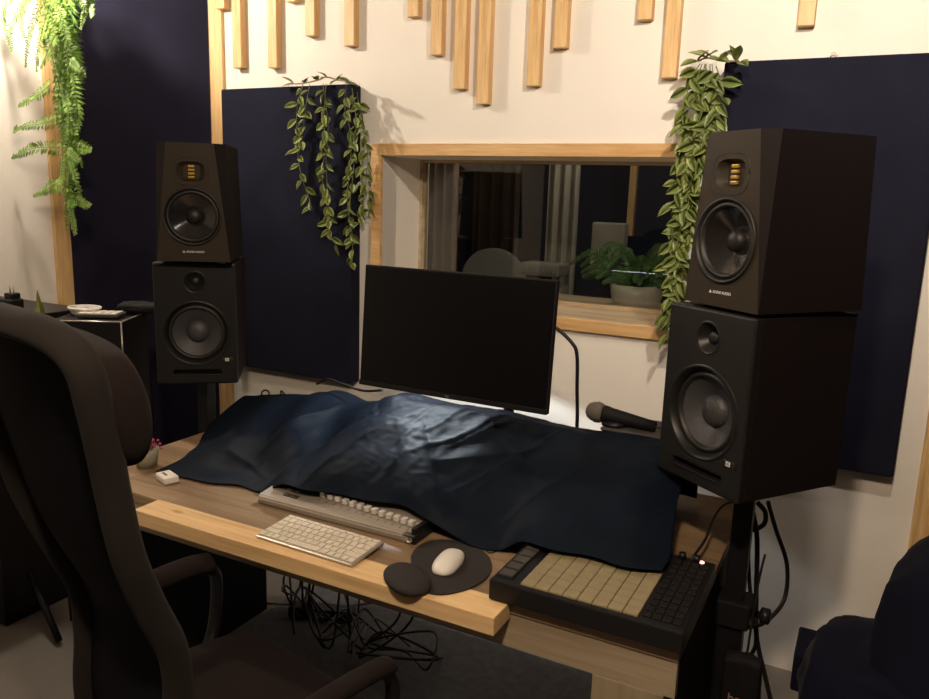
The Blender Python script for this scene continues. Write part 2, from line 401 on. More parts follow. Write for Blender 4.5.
# the booth behind the glass
BY = 5.0
struct('wall_booth_back', mm(-3.6, 0.9, BY, BY + .1, 0, ZC), 'booth_wall')
struct('wall_booth_left', mm(-3.7, -3.6, D + .1, BY, 0, ZC), 'booth_wall')
struct('wall_booth_right', mm(0.9, 1.0, D + .1, BY, 0, ZC), 'booth_wall')
struct('ceiling_booth', mm(-3.7, 1.0, D + .1, BY + .1, ZC, ZC + .1), 'ceiling')

# ------------------------------------------------------------------ pine slats on the wall
SY = D - .036
slat_px = [(233, 247, 68), (268, 282, 68), (305, 319, 36), (344, 360, 46), (407, 421, 17), (430, 445, 55), (453, 467, 89), (476, 491, 104), (526, 541, 86), (553, 568, 48), (637, 652, 20), (661, 678, 78), (797, 814, 26), (216, 228, 9), (286, 297, 2)]
names = ['first long slat left of the leafy garland', 'second long slat left of the leafy garland', 'short slat above the left leafy garland', 'slat just right of and above the left leafy garland',
         'very short slat above the window left end', 'medium slat above the window left half', 'long slat directly left of the longest one', 'longest slat, ending lowest above the window',
         'long slat above the window centre', 'medium slat right of the window centre', 'very short slat above the window right end', 'long slat beside the right leafy garland',
         'lone pale slat high above the right speakers', 'very short slat beside the tall board at the corner', 'barely visible tip at the top edge between the second long slat and the short one']
for (x0, x1, v), nm in zip(slat_px, names):
    a = at_y(x0, v, SY); b = at_y(x1 - 2, v, SY); zb = a.z
    wd = 0.046
    ob = single('wall_slat', mm(a.x, a.x + wd, SY, D, zb, 2.60, .0015, 1), 'pine', 'pine wall slat, ' + nm, 'slat', 'pine slats hung on the back wall')

# ------------------------------------------------------------------ acoustic panels
def panel(x0, x1, z0, z1, lbl):
    t = thing('acoustic_panel', lbl, 'acoustic panel', ((x0 + x1) / 2, D - .07, z0), 0, 'navy acoustic panels on the back wall')
    own = bmesh.new(); bmesh.ops.create_cube(own, size=1)
    bmesh.ops.scale(own, vec=(x1 - x0, .065, z1 - z0), verts=own.verts)
    bmesh.ops.bevel(own, geom=own.edges[:], offset=.007, segments=3, profile=.5, affect='EDGES')
    own.transform(Matrix.Translation(((x0 + x1) / 2, D - .0365, (z0 + z1) / 2)))
    obj('fabric_cover', own, 'navy', t, world=True, smooth=True)
    hk = tube_bm([( (x0 + x1) / 2 - .012, D - .02, z1 - .002), ((x0 + x1) / 2 - .012, D - .02, z1 + .014), ((x0 + x1) / 2, D - .02, z1 + .022), ((x0 + x1) / 2 + .01, D - .02, z1 + .012)], .002, 6)
    obj('hook', hk, 'alu', t, world=True)
    return t
panel(-2.535, -1.857, .765, 1.955, 'navy fabric acoustic panel left of the window, behind the left speakers')
panel(-.472, .13, .755, 1.972, 'navy fabric acoustic panel behind the right speakers')

# ------------------------------------------------------------------ desk
DX0, DX1, DY0, DY1, DZ = -1.90, -.228, 1.335, 2.15, .75
desk = thing('studio_desk', 'wide brown wood-effect desk under the speakers and monitor', 'desk', ((DX0 + DX1) / 2, (DY0 + DY1) / 2, 0))
obj('desktop', mm(DX0, DX1, DY0, DY1, DZ - .028, DZ, .002), 'desk', desk, world=True)
obj('apron', mm(DX0 + .01, DX1 - .002, DY0 + .004, DY0 + .024, .645, DZ - .028, .001), 'apron', desk, world=True)
obj('edge_band', mm(DX0, DX1, DY0 - .0015, DY0 + .0005, DZ - .006, DZ + .0003), 'sill', desk, world=True, label='pale worn front edge')
obj('leg', mm(-.388, -.25, DY0 + .002, DY0 + .03, .009, .645, .001), 'desk_side', desk, world=True)
obj('leg', mm(-1.86, -1.74, DY0 + .002, DY0 + .03, .009, .645, .001), 'desk_side', desk, world=True)
obj('side_panel', mm(-.25, -.232, DY0 + .03, DY1 - .1, .009, DZ - .028, .001), 'black_matte', desk, world=True, label='dark side panel')
obj('side_panel', mm(-1.87, -1.852, DY0 + .03, DY1 - .1, .009, DZ - .028, .001), 'black_matte', desk, world=True, label='dark side panel')
single('desk_plank', mm(-1.565, -.565, 1.256, 1.3345, .712, .7515, .0025), 'plank', 'pale knotty pine plank extending the desk front edge', 'plank')

# ------------------------------------------------------------------ dust sheet over the gear
cols = [
 [(-1.72, 1.465, .756), (-1.745, 1.56, .758), (-1.80, 1.68, .762), (-1.845, 1.79, .80), (-1.775, 1.85, .889)],
 [(-1.60, 1.470, .756), (-1.61, 1.55, .772), (-1.63, 1.65, .82), (-1.65, 1.76, .868), (-1.64, 1.85, .905)],
 [(-1.47, 1.495, .756), (-1.48, 1.56, .785), (-1.50, 1.65, .845), (-1.53, 1.75, .89), (-1.54, 1.85, .920)],
 [(-1.369, 1.51, .757), (-1.39, 1.57, .80), (-1.42, 1.66, .865), (-1.44, 1.76, .915), (-1.452, 1.85, .948)],
 [(-1.279, 1.479, 0.802), (-1.28, 1.53, .822), (-1.31, 1.65, .850), (-1.34, 1.76, .882), (-1.351, 1.85, .927)],
 [(-1.205, 1.484, 0.803), (-1.20, 1.53, .84), (-1.23, 1.63, .888), (-1.25, 1.75, .925), (-1.27, 1.85, .948)],
 [(-1.121, 1.494, 0.804), (-1.12, 1.54, .85), (-1.15, 1.64, .905), (-1.17, 1.75, .945), (-1.199, 1.85, .975)],
 [(-0.996, 1.514, 0.804), (-1.00, 1.55, .85), (-1.03, 1.64, .90), (-1.06, 1.75, .945), (-1.091, 1.85, .967)],
 [(-0.881, 1.509, 0.802), (-.89, 1.54, .845), (-.91, 1.64, .89), (-.94, 1.75, .935), (-.96, 1.85, .974)],
 [(-.775, 1.50, .765), (-.79, 1.55, .81), (-.80, 1.64, .87), (-.82, 1.75, .932), (-.83, 1.85, .978)],
 [(-.68, 1.52, .757), (-.69, 1.565, .80), (-.69, 1.65, .87), (-.69, 1.75, .93), (-.70, 1.85, .973)],
 [(-.60, 1.475, .812), (-.60, 1.54, .825), (-.60, 1.64, .88), (-.60, 1.75, .935), (-.59, 1.85, .974)],
 [(-.50, 1.475, .814), (-.50, 1.54, .835), (-.50, 1.64, .89), (-.49, 1.75, .945), (-.48, 1.85, .977)],
 [(-.40, 1.48, .814), (-.40, 1.55, .835), (-.41, 1.64, .885), (-.41, 1.75, .94), (-.41, 1.85, .978)],
 [(-.305, 1.495, .812), (-.31, 1.56, .822), (-.325, 1.65, .862), (-.338, 1.75, .905), (-.345, 1.85, .955)],
]
random.seed(21)
CR = []
for k in range(17):
    cx_ = random.uniform(-1.30, -.72); cy_ = random.uniform(1.52, 1.86); an = random.choice((1.05, 1.25, .75, 2.3)) + random.uniform(-.22, .22); le = random.uniform(.06, .17)
    CR.append((cx_, cy_, math.cos(an) * le, math.sin(an) * le, random.uniform(.007, .015), random.uniform(.004, .009) * random.choice((1, 1, -.7))))
CR += [(-1.42, 1.72, .05, .12, .022, .016), (-1.33, 1.62, .06, .13, .018, -.010), (-1.50, 1.58, .10, -.03, .01, .006), (-.62, 1.66, .10, .12, .02, .005)]
def crease(x, y):
    d = 0
    for cx_, cy_, dx, dy, w_, am in CR:
        L2 = dx * dx + dy * dy; t = ((x - cx_) * dx + (y - cy_) * dy) / L2
        if abs(t) > 1.3: continue
        px, py = x - cx_ - dx * t, y - cy_ - dy * t
        q = math.hypot(px, py) / w_
        if q < 3: d += am * math.exp(-q * 1.1) * max(0, 1 - (t / 1.3) ** 2)
    return d
def sheet():
    rows = []
    for c in cols:
        t = c[-1]; c2 = c + [(t[0], 1.90, t[2] - .004), (t[0], 1.97, t[2] - .018), (t[0], 2.02, t[2] - .09), (t[0] + .0, 2.035, .80)]
        rows.append(catmull(c2, 22))
    nrow = len(rows[0]); grid = []
    for j in range(nrow):
        grid.append(catmull([r[j] for r in rows], 20))
    own = bmesh.new(); V = []
    for j, line in enumerate(grid):
        vv = []
        for i, p in enumerate(line):
            u = i / (len(line) - 1); v = j / (nrow - 1)
            fx = .35 + .65 * max(0, 1 - abs(u - .5) / .28)
            edge = min(1, v * 9)
            q = Vector((p.x * 5 + p.y * 3, p.y * 7, 0))
            n1 = noise.noise(Vector((p.x * 7 + p.y * 5, p.y * 9 - p.x * 3, 1.3)))
            n2 = 1 - abs(noise.noise(Vector((p.x * 16 - p.y * 9, p.y * 8 + p.x * 5, 4.7)))) * 2
            n3 = 1 - abs(noise.noise(Vector((p.x * 30 + p.y * 26, p.y * 34 - p.x * 14, 9.1)))) * 2
            d = (.007 * n1 + .004 * n2 * fx + .0014 * n3 * fx) * edge - (.012 + .014 * max(0, min(1, (u - .5) * 5))) * min(1, v * 2)
            d += crease(p.x, p.y) * edge
            d += .0025 * abs(noise.noise(Vector((p.x * 12, 0, 3)))) * (1 - edge)
            z = max(p.z + d, .7535)
            y = p.y - d * .6 + (.006 * math.sin(p.x * 38) + .009 * noise.noise(Vector((p.x * 9, 2, 2)))) * (1 - min(1, v * 5))
            vv.append(own.verts.new((p.x + .006 * n2 * edge, y, z)))
        V.append(vv)
    for a, b in zip(V, V[1:]):
        for i in range(len(a) - 1): own.faces.new((a[i], a[i + 1], b[i + 1], b[i]))
    for f in own.faces: f.smooth = True
    bmesh.ops.recalc_face_normals(own, faces=own.faces[:])
    return own
sh = single('dust_sheet', sheet(), 'cloth', 'dark navy cloth draped over the equipment on the desk', 'cloth')
md = sh.modifiers.new('thickness', 'SOLIDIFY'); md.thickness = .0015; md.offset = 0

# ------------------------------------------------------------------ speakers
def squircle(w, h, n=40, p=3.2):
    out = []
    for i in range(n):
        a = 2 * PI * i / n; c, s = math.cos(a), math.sin(a)
        out.append((w / 2 * math.copysign(abs(c) ** (2 / p), c), h / 2 * math.copysign(abs(s) ** (2 / p), s)))
    return out
def sq_tube(w, h, y, loc, r):
    pts = [(loc[0] + x, y, loc[1] + z) for x, z in squircle(w, h)]; pts.append(pts[0])
    return tube_bm(pts, r, 6, smooth=False)
def ribbon_speaker(label):
    W, H, Dp = .220, .357, .293
    t = thing('monitor_speaker', label, 'speaker', group='black ribbon tweeter speakers, one on top of each stack')
    own = bmesh.new(); c = .040
    fr = [(-W / 2 + .001, .002, 0), (W / 2 - .001, .002, 0), (W / 2 - c, 0, H), (-W / 2 + c, 0, H)]
    sd = [(-W / 2, .004, 0), (W / 2, .004, 0), (W / 2 - .008, c * .6, H), (-W / 2 + .008, c * .6, H)]
    bk = [(-W / 2, Dp, 0), (W / 2, Dp, 0), (W / 2 - .008, Dp - .012, H), (-W / 2 + .008, Dp - .012, H)]
    F, S_, B = [[own.verts.new(p) for p in q] for q in (fr, sd, bk)]
    own.faces.new(F)
    own.faces.new((F[1], S_[1], S_[2], F[2])); own.faces.new((F[0], F[3], S_[3], S_[0]))
    own.faces.new((F[3], F[2], S_[2], S_[3])); own.faces.new((F[0], S_[0], S_[1], F[1]))
    own.faces.new((S_[1], B[1], B[2], S_[2])); own.faces.new((S_[0], S_[3], B[3], B[0]))
    own.faces.new((S_[3], S_[2], B[2], B[3])); own.faces.new((S_[0], B[0], B[1], S_[1])); own.faces.new(B)
    bmesh.ops.recalc_face_normals(own, faces=own.faces[:])
    cab = obj('cabinet', own, 'speaker_vinyl', t)
    cab.data.materials.append(M['speaker_front'])
    for p_ in cab.data.polygons:
        if p_.normal.y < -.93: p_.material_index = 1
    wz, tz, R = .138, .272, .086
    cyl = lathe_bm([(0, -.02), (R, -.02), (R, .055), (0, .055)], 64, Matrix.Translation((0, 0, wz)) @ Matrix.Rotation(-PI / 2, 4, 'X'))
    sq = prism_bm(squircle(.085, .060), -.03, .02); sq.transform(Matrix.Translation((0, 0, tz)) @ FACE)
    cut(cab, [cyl, sq])
    T = Matrix.Translation((0, 0, wz)) @ FACE     # +z of the lathe faces the listener
    w_ = obj('woofer', lathe_bm([(R + .001, -.002), (R + .002, .003), (R - .003, .004), (R - .006, -.004), (R - .0068, -.006)], 64, T), 'rubber', t)
    obj('surround', lathe_bm([(R - .006, -.007), (R - .010, .000), (R - .016, -.001), (R - .019, -.010)], 64, T), 'rubber', w_)
    obj('cone', lathe_bm([(R - .018, -.009), (.045, -.022), (.022, -.036)], 64, T), 'cone_gloss', w_, label='glossy black woofer cone')
    obj('dust_cap', lathe_bm([(.0235, -.036), (.022, -.028), (.016, -.022), (.008, -.019), (0, -.018)], 40, T), 'rubber', w_)
    # tweeter well
    own = bmesh.new()
    r1 = [own.verts.new((x, .001, tz + z)) for x, z in squircle(.085, .060)]; r2 = [own.verts.new((x, .017, tz + z)) for x, z in squircle(.050, .046)]
    n = len(r1)
    for i in range(n): own.faces.new((r1[i], r1[(i + 1) % n], r2[(i + 1) % n], r2[i]))
    own.faces.new(r2); bmesh.ops.recalc_face_normals(own, faces=own.faces[:])
    tw = obj('tweeter', own, 'speaker_front', t)
    obj('bezel', sq_tube(.102, .082, .0005, (0, tz), .0011), 'rubber', tw)
    for k in range(4):
        obj('ribbon_slat', box_bm((.019, .006, .0065), (0, .012, tz - .0165 + k * .011), .001, rot=(0.25, 0, 0)), 'gold', tw, label='gold ribbon slat')
    tx = text_bm('\u25b2 ADAM AUDIO', .0085, .0002, .00012); tx.transform(Matrix.Translation((0, .0012, .030)) @ FACE)
    obj('lettering', tx, 'white_ink', t, label='small white lettering')
    for sx in (-1, 1):
        for y in (.04, .25): obj('foot', lathe_bm([(0, -.008), (.012, -.008), (.012, .002)], 16, Matrix.Translation((sx * .075, y, 0))), 'rubber', t)
    return t
def cone_speaker(label):
    W, H, Dp = .250, .390, .295
    t = thing('monitor_speaker', label, 'speaker', group='black woven cone speakers, one at the bottom of each stack')
    cab = obj('cabinet', mm(-W / 2, W / 2, .012, Dp, 0, H, .003, 2), 'speaker_vinyl', t)
    # baffle bows gently and has rounded corners
    own = mm(-W / 2 - .001, W / 2 + .001, -.006, .014, -.001, H + .001, .006, 3)
    baf = obj('baffle', own, 'eris_front', t)
    wz, tz, R = .165, .330, .102
    def cylc(r, z): return lathe_bm([(0, -.03), (r, -.03), (r, .06), (0, .06)], 64, Matrix.Translation((0, 0, z)) @ Matrix.Rotation(-PI / 2, 4, 'X'))
    port = box_bm((.150, .08, .016), (0, .01, .038), .004)
    cut(baf, [cylc(R, wz), cylc(.033, tz), port]); 
    cut(cab, [cylc(R, wz), cylc(.033, tz), box_bm((.150, .08, .016), (0, .01, .038), .004)])
    T = Matrix.Translation((0, 0, wz)) @ FACE
    w_ = obj('woofer', lathe_bm([(R + .004, .0065), (R, .010), (R - .004, .006), (R - .013, -.008), (R - .013, -.010)], 64, T), 'eris_front', t)
    obj('surround', lathe_bm([(R - .012, -.010), (R - .017, -.003), (R - .023, -.004), (R - .026, -.013)], 64, T), 'rubber', w_)
    obj('cone', lathe_bm([(R - .025, -.012), (.05, -.027), (.036, -.036)], 64, T), 'cone_weave', w_, label='woven grey woofer cone')
    obj('dust_cap', lathe_bm([(.0365, -.036), (.034, -.028), (.024, -.021), (.012, -.0175), (0, -.0165)], 40, T), 'cone_weave', w_)
    T2 = Matrix.Translation((0, 0, tz)) @ FACE
    tw = obj('tweeter', lathe_bm([(.037, .0065), (.034, .009), (.030, .004), (.019, -.010), (.0155, -.013)], 48, T2), 'eris_front', t)
    obj('dome', lathe_bm([(.0158, -.014), (.013, -.008), (.008, -.005), (0, -.004)], 32, T2), 'rubber', tw)
    own = mm(-.073, .073, .02, .03, .030, .046); obj('port', own, 'rubber', t)
    obj('port_lip', mm(-.076, .076, -.009, -.002, .0265, .030, .001), 'eris_front', t)
    bd = obj('badge', mm(.078, .112, -.009, -.004, .070, .086, .0025), 'rubber', t, label='small badge')
    lg = mm(.087, .0985, -.0098, -.0088, .0735, .0835)
    obj('logo', lg, 'white_ink', bd, label='white square logo')
    own = mm(.0893, .0903, -.0102, -.0096, .0755, .0825); mm(.0918, .0928, -.0102, -.0096, .0755, .0815, bm=own); mm(.0943, .0963, -.0102, -.0096, .0755, .0765, bm=own); mm(.0943, .0953, -.0102, -.0096, .0755, .0825, bm=own)
    obj('logo_bars', own, 'rubber', bd)
    return t
RS_C = (-.288, 1.700, .937); RS_A = math.radians(-35.8)
LS_C = (-1.90, 1.80, .921); LS_A = math.radians(38)
cs = cone_speaker('large black woven-cone speaker under the smaller one, right of the window')
cs.location = RS_C; cs.rotation_euler = (0, 0, RS_A)
copy_tree(cs, LS_C, LS_A, 'large black woven-cone speaker under the smaller one, left of the monitor')
rs = ribbon_speaker('black speaker with gold tweeter on top of the right-hand stack')
rs.location = (-.276, 1.685, 1.336); rs.rotation_euler = (0, 0, math.radians(-38))
copy_tree(rs, (-1.859, 1.76, 1.320), math.radians(36), 'black speaker with gold tweeter on top of the left-hand stack')

def stand(x, y, top, rz, side, label):
    t = thing('speaker_stand', label, 'speaker stand', (x, y, 0), 0, 'black column speaker stands')
    own = mm(-.11, .11, -.12, .12, top - .008, top, .002); own.transform(Matrix.Rotation(rz, 4, 'Z'))
    obj('top_plate', own, 'metal_black', t)
    obj('column', mm(-.028, .028, -.028, .028, .02, .62, .004), 'metal_black', t)
    obj('inner_column', mm(-.022, .022, -.022, .022, .60, top - .008, .003), 'metal_black', t)
    k = obj('clamp', mm(-.040, .040, -.040, .040, .565, .63, .005), 'black_matte', t)
    obj('knob', lathe_bm([(0, .0), (.008, .0), (.008, .02), (.019, .024), (.019, .042), (.012, .046), (0, .046)], 20, Matrix.Translation((.038, 0, .598)) @ Matrix.Rotation(PI / 2, 4, 'Y')), 'black', k)
    obj('base_plate', mm(min(-.029 * side, .26 * side), max(-.029 * side, .26 * side), -.17, .17, 0, .025, .004), 'metal_black', t)
    return t
stand(-.198, 1.835, .9365, RS_A, 1, 'black column stand holding the right-hand speaker stack')
stand(-1.985, 1.915, .9205, LS_A, -1, 'black column stand holding the left-hand speaker stack')

# ------------------------------------------------------------------ computer monitor
mon = thing('computer_monitor', 'thin black flat-screen computer monitor, switched off, behind the desk cloth', 'monitor', (-.921, 1.695, 1.038))
mon.rotation_euler = (math.radians(-4.2), 0, 0)
obj('casing', mm(-.272, .272, .004, .022, 0, .323, .003), 'black_matte', mon)
obj('screen', mm(-.2675, .2675, .0005, .0045, .014, .3185), 'screen', mon)
bz = mm(-.272, .272, .000, .006, 0, .0135, .0015)
obj('bezel', bz, 'black', mon)
tx = text_bm('hp', .011, .0002); tx.transform(Matrix.Translation((.0, -.0003, .007)) @ FACE)
obj('logo', tx, 'grey_ink', mon)
obj('rear_housing', mm(-.11, .11, .02, .05, .06, .24, .012, 3), 'black_matte', mon)
st = mon
obj('stand_pole', tube_bm([(-.921, 2.09, .75), (-.921, 2.09, 1.24)], .016, 16, smooth=False), 'metal_black', st, world=True)
obj('stand_arm', tube_bm([(-.921, 2.09, 1.19), (-.921, 1.77, 1.19)], .014, 12, smooth=False), 'metal_black', st, world=True)
obj('mounting_plate', mm(-.97, -.872, 1.757, 1.772, 1.14, 1.24, .002), 'metal_black', st, world=True)
obj('stand_base', mm(-.96, -.88, 2.05, 2.13, .7505, .765, .003), 'metal_black', st, world=True)

# gooseneck lamp behind the monitor
gl = thing('desk_lamp', 'slim black curved lamp stem rising right of the monitor', 'desk lamp', (-.672, 2.07, .75))
obj('base', lathe_bm([(0, 0), (.05, 0), (.05, .010), (.012, .016), (0, .016)], 30, Matrix.Translation((-.70, 2.07, .7505))), 'metal_black', gl, world=True)
P = lambda u, v: at_y(u, v, 2.07)
g1, g2, g3, g4 = P(577, 425), P(577, 356), P(572, 343), P(556, 328)
obj('stem', tube_bm([(-.70, 2.07, .76), (g1.x, 2.07, g1.z), (g1.x + (g2.x - g1.x) * .5, 2.07, (g1.z + g2.z) / 2), g2, g3, g4, (g4.x - .05, 2.06, g4.z + .022)], .0052, 10), 'metal_black', gl, world=True)
hd = obj('head', mm(-1.22, g4.x - .03, 2.035, 2.07, g4.z + .012, g4.z + .032, .004), 'metal_black', gl, world=True)
obj('diffuser', mm(-1.165, g4.x - .04, 2.042, 2.063, g4.z + .0095, g4.z + .0125), 'lamp_diffuser', gl, world=True)

# ------------------------------------------------------------------ microphone on a black box
bx = thing('rack_box', 'small black equipment box behind the cloth near the microphone', 'equipment', (-.51, 2.06, .75))
obj('casing', mm(-.60, -.415, 1.99, 2.14, .751, .935, .004), 'black_matte', bx, world=True)
obj('lid', mm(-.602, -.413, 1.985, 2.142, .935, .942, .002), 'ctrl_dark', bx, world=True)
mic = thing('microphone', 'black handheld microphone with a grey ball grille, right of monitor', 'microphone', (-.54, 2.03, .943))
a = at_y(597, 412, 2.03); b = at_y(652, 426, 2.03)
dr = (b - a).normalized(); q = Vector((0, 0, 1)).rotation_difference(dr).to_matrix().to_4x4()
T = Matrix.Translation(a) @ q
obj('handle', lathe_bm([(0, .015), (.023, .016), (.0245, .022), (.022, .04), (.0195, .08), (.0165, .13), (.014, .165), (0, .166)], 28, T), 'black_matte', mic, world=True)
obj('grille', lathe_bm([(0, -.031), (.011, -.0295), (.020, -.024), (.026, -.013), (.0285, 0), (.0280, .010), (.024, .018), (0, .018)], 32, T), 'mic_grille', mic, world=True)
obj('collar', lathe_bm([(.0288, -.002), (.0298, .001), (.0288, .004)], 32, T), 'mic_grille', mic, world=True)
c = a + dr * .055
obj('clip', tube_bm([c + Vector((0, 0, -.016)), (c.x - .004, 2.03, .955)], .009, 12, smooth=False), 'black', mic, world=True)
obj('clip_base', lathe_bm([(0, 0), (.035, 0), (.033, .010), (.01, .014), (0, .014)], 24, Matrix.Translation((c.x - .004, 2.03, .9425))), 'black', mic, world=True)
e = a + dr * .166
single('microphone_cable', tube_bm([e - dr * .01, e + dr * .012, e + dr * .04 + Vector((0, 0, .002)), at_y(668, 432, 2.03), at_y(676, 450, 2.03), (-.40, 2.08, .80), (-.42, 2.12, .756)], .0035, 8), 'cable', 'black cable curving from the back of the microphone', 'cable')

# ------------------------------------------------------------------ things on the desk front
# white keyboard
kb = thing('computer_keyboard', 'slim white and silver computer keyboard on the pine plank', 'keyboard', (-1.055, 1.345, .7515), math.radians(-1.5))
own = box_bm((.280, .122, .006), (0, 0, 0), .0025); own.transform(Matrix.Rotation(math.radians(3.5), 4, 'X')); own.transform(Matrix.Translation((0, 0, .0085)))
base = obj('base', own, 'alu', kb)
obj('battery_tube', tube_bm([(-.137, .056, .0085), (.137, .056, .0085)], .0075, 12, smooth=False), 'alu', kb)
KR = Matrix.Translation((0, 0, .0085)) @ Matrix.Rotation(math.radians(3.5), 4, 'X')
rows = [[1.0] * 14, [1] * 13 + [1.5], [1.5] + [1] * 13, [1.8] + [1] * 11 + [1.9], [2.3] + [1] * 10 + [2.3], [1, 1, 1, 1.25, 5.2, 1.25, 1, 1, 1, 1]]
hts = [.0125, .0198, .0198, .0198, .0198, .0202]
y = .057
for rw, hh in zip(rows, hts):
    tot = sum(rw); uw = .272 / tot; x = -.136; y -= hh
    for k in rw:
        own = box_bm((k * uw - .0026, hh - .0026, .0034), (x + k * uw / 2, y + hh / 2, .0045), .0008, 1); own.transform(KR)
        obj('key', own, 'key', kb); x += k * uw

# fader controller
ct = thing('fader_controller', 'beige-grey fader controller half covered by the navy cloth', 'audio controller', (-1.10, 1.578, .7502))
SURF = lambda y: .025 + (y + .113) * .11
def ctrl_body():
    prof = [(0, 0.0), (-.004, .006), (-.003, .017), (.003, .0225), (.012, .025), (.25, .0512), (.25, 0)]
    own = bmesh.new(); x0, x1 = -.235, .228
    A = [own.verts.new((x0, y, z)) for y, z in prof]; B = [own.verts.new((x1, y, z)) for y, z in prof]
    n = len(prof)
    for i in range(n): own.faces.new((A[i], A[(i + 1) % n], B[(i + 1) % n], B[i]))
    own.faces.new(A); own.faces.new(list(reversed(B))); bmesh.ops.recalc_face_normals(own, faces=own.faces[:])
    bmesh.ops.bevel(own, geom=[e for e in own.edges if abs(e.verts[0].co.x - e.verts[1].co.x) > .1], offset=.003, segments=2, affect='EDGES')
    own.transform(Matrix.Translation((0, -.125, 0)))
    return own
obj('casing', ctrl_body(), 'ctrl', ct)
obj('end_cheek', mm(.228, .240, -.128, .125, 0, .040, .003), 'black', ct)
def on_ct(u, v): 
    p = at_z(u, v, .788); return p - Vector(ct.location)
for k in range(13):
    f = k / 12; p = on_ct(322 + (410 - 322) * f, 495 + (523 - 495) * f)
    obj('fader_slot', mm(p.x - .001, p.x + .001, p.y - .016, p.y + .06, SURF(p.y) - .001, SURF(p.y - .016) + .0012), 'ctrl_dark', ct)
    own = box_bm((.0135, .017, .013), (p.x, p.y + .008, SURF(p.y) + .0085), .0016); obj('fader_cap', own, 'fader', ct)
for (u, v) in ((288, 491), (295, 493)):
    for k in range(2):
        p = on_ct(u + k * 4, v - k * 4.5); obj('button', mm(p.x - .010, p.x + .010, p.y - .008, p.y + .006, SURF(p.y) - .002, SURF(p.y) + .0035, .001), 'ctrl_dark' if k == 0 else 'ctrl', ct)
p = on_ct(410, 529); obj('display', mm(p.x - .015, p.x + .015, p.y - .009, p.y + .009, SURF(p.y) - .002, SURF(p.y) + .0018), 'ctrl_dark', ct)
p = at_z(399, 543, .772) - Vector(ct.location)
obj('jack_socket', lathe_bm([(.004, .0), (.008, .0), (.008, .006), (.005, .006), (.004, .001)], 20, Matrix.Translation((p.x, -.128, .012)) @ FACE), 'alu', ct)

# pad controller
pc = thing('pad_controller', 'black pad controller with a grid of beige square pads on desk corner', 'audio controller', (-.413, 1.468, .7502))
obj('casing', mm(-.193, .193, -.155, .16, 0.003, .046, .004), 'black', pc)
X0, X1, Y0, Y1 = -.543 + .413, -.306 + .413, 1.324 - 1.468, 1.324 - 1.468 + .0405 * 8 * .72
pw = (X1 - X0) / 8; ph = .0285
for i in range(8):
    for j in range(7):
        obj('pad', mm(X0 + i * pw + .0006, X0 + (i + 1) * pw - .0006, Y0 + j * ph + .0005, Y0 + (j + 1) * ph - .0005, .045, .0505, .0014, 2), 'pad', pc)
obj('button_strip', mm(-.186, -.150, -.135, .13, .0455, .0475, .001), 'black_matte', pc)
for k in range(7):
    obj('button', mm(-.183, -.153, -.128 + k * .034, -.101 + k * .034, .047, .0515, .0012), 'ctrl_dark', pc)
for i in range(4):
    for j in range(11):
        obj('button', mm(.113 + i * .0185, .1285 + i * .0185, -.135 + j * .025, -.117 + j * .025, .0455, .0495, .001, 1), 'black_matte', pc)
for k in range(2): obj('knob', lathe_bm([(0, 0), (.008, 0), (.0075, .014), (0, .0145)], 20, Matrix.Translation((.125 + k * .03, .145, .0455))), 'black', pc)
p = at_z(700, 553, .80) - Vector(pc.location)
obj('status_light', lathe_bm([(0, .003), (.006, .002), (.006, 0)], 16, Matrix.Translation((.165, .147, .046))), 'led', pc, label='glowing pink light')

# mouse mat with wrist rest
mt = thing('mouse_mat', 'black mouse mat with padded wrist rest overhanging the plank', 'mouse mat', (-.75, 1.39, .7515))
outl = [at_z(u, v, .755) for u, v in ((412, 566), (411, 556), (418, 546), (432, 540), (452, 540), (472, 545), (487, 554), (492, 566), (487, 577), (474, 586), (456, 592), (438, 594), (422, 590), (412, 580))]
cc = catmull(outl + [outl[0]], 5)[:-1]
obj('pad', prism_bm([(p.x, p.y) for p in reversed(cc)], .7517, .7555, .001), 'gel', mt, world=True)
w1, w2, w3 = at_z(392, 578, .77), at_z(408, 570, .77), at_z(420, 582, .77)
own = bmesh.new(); bmesh.ops.create_uvsphere(own, u_segments=36, v_segments=20, radius=1)
for v in own.verts:
    v.co.x = math.copysign(abs(v.co.x) ** .85, v.co.x)
bmesh.ops.scale(own, vec=(.068, .044, .019), verts=own.verts); own.transform(Matrix.Rotation(math.radians(-35), 4, 'Z'))
ce = at_z(407, 578, .765); own.transform(Matrix.Translation((ce.x, ce.y, .7625)))
for v in own.verts: v.co.z = max(v.co.z, .7518)
for f in own.faces: f.smooth = True
obj('wrist_rest', own, 'gel', mt, world=True)

# white mouse
mo = thing('computer_mouse', 'low white wireless mouse on the black mat', 'mouse', (-.743, 1.397, .7557), math.radians(8))
own = bmesh.new(); bmesh.ops.create_uvsphere(own, u_segments=40, v_segments=24, radius=1)
for v in own.verts:
    x, y, z = v.co
    k = (abs(x) ** 2.6 + abs(y) ** 2.6) ** (1 / 2.6) if (abs(x) + abs(y)) > 1e-6 else 1; r = math.hypot(x, y)
    s = r / k if k > 1e-6 else 1
    v.co = Vector((x * s * .0285, y * s * .0565, max(z, -.25) * .021 + .0055))
for f in own.faces: f.smooth = True
obj('shell', own, 'white_plastic', mo)
obj('underside', lathe_bm([(0, 0), (.024, 0), (.026, .003), (0, .003)], 30, Matrix.Diagonal((1, 1.9, 1, 1))), 'alu', mo)

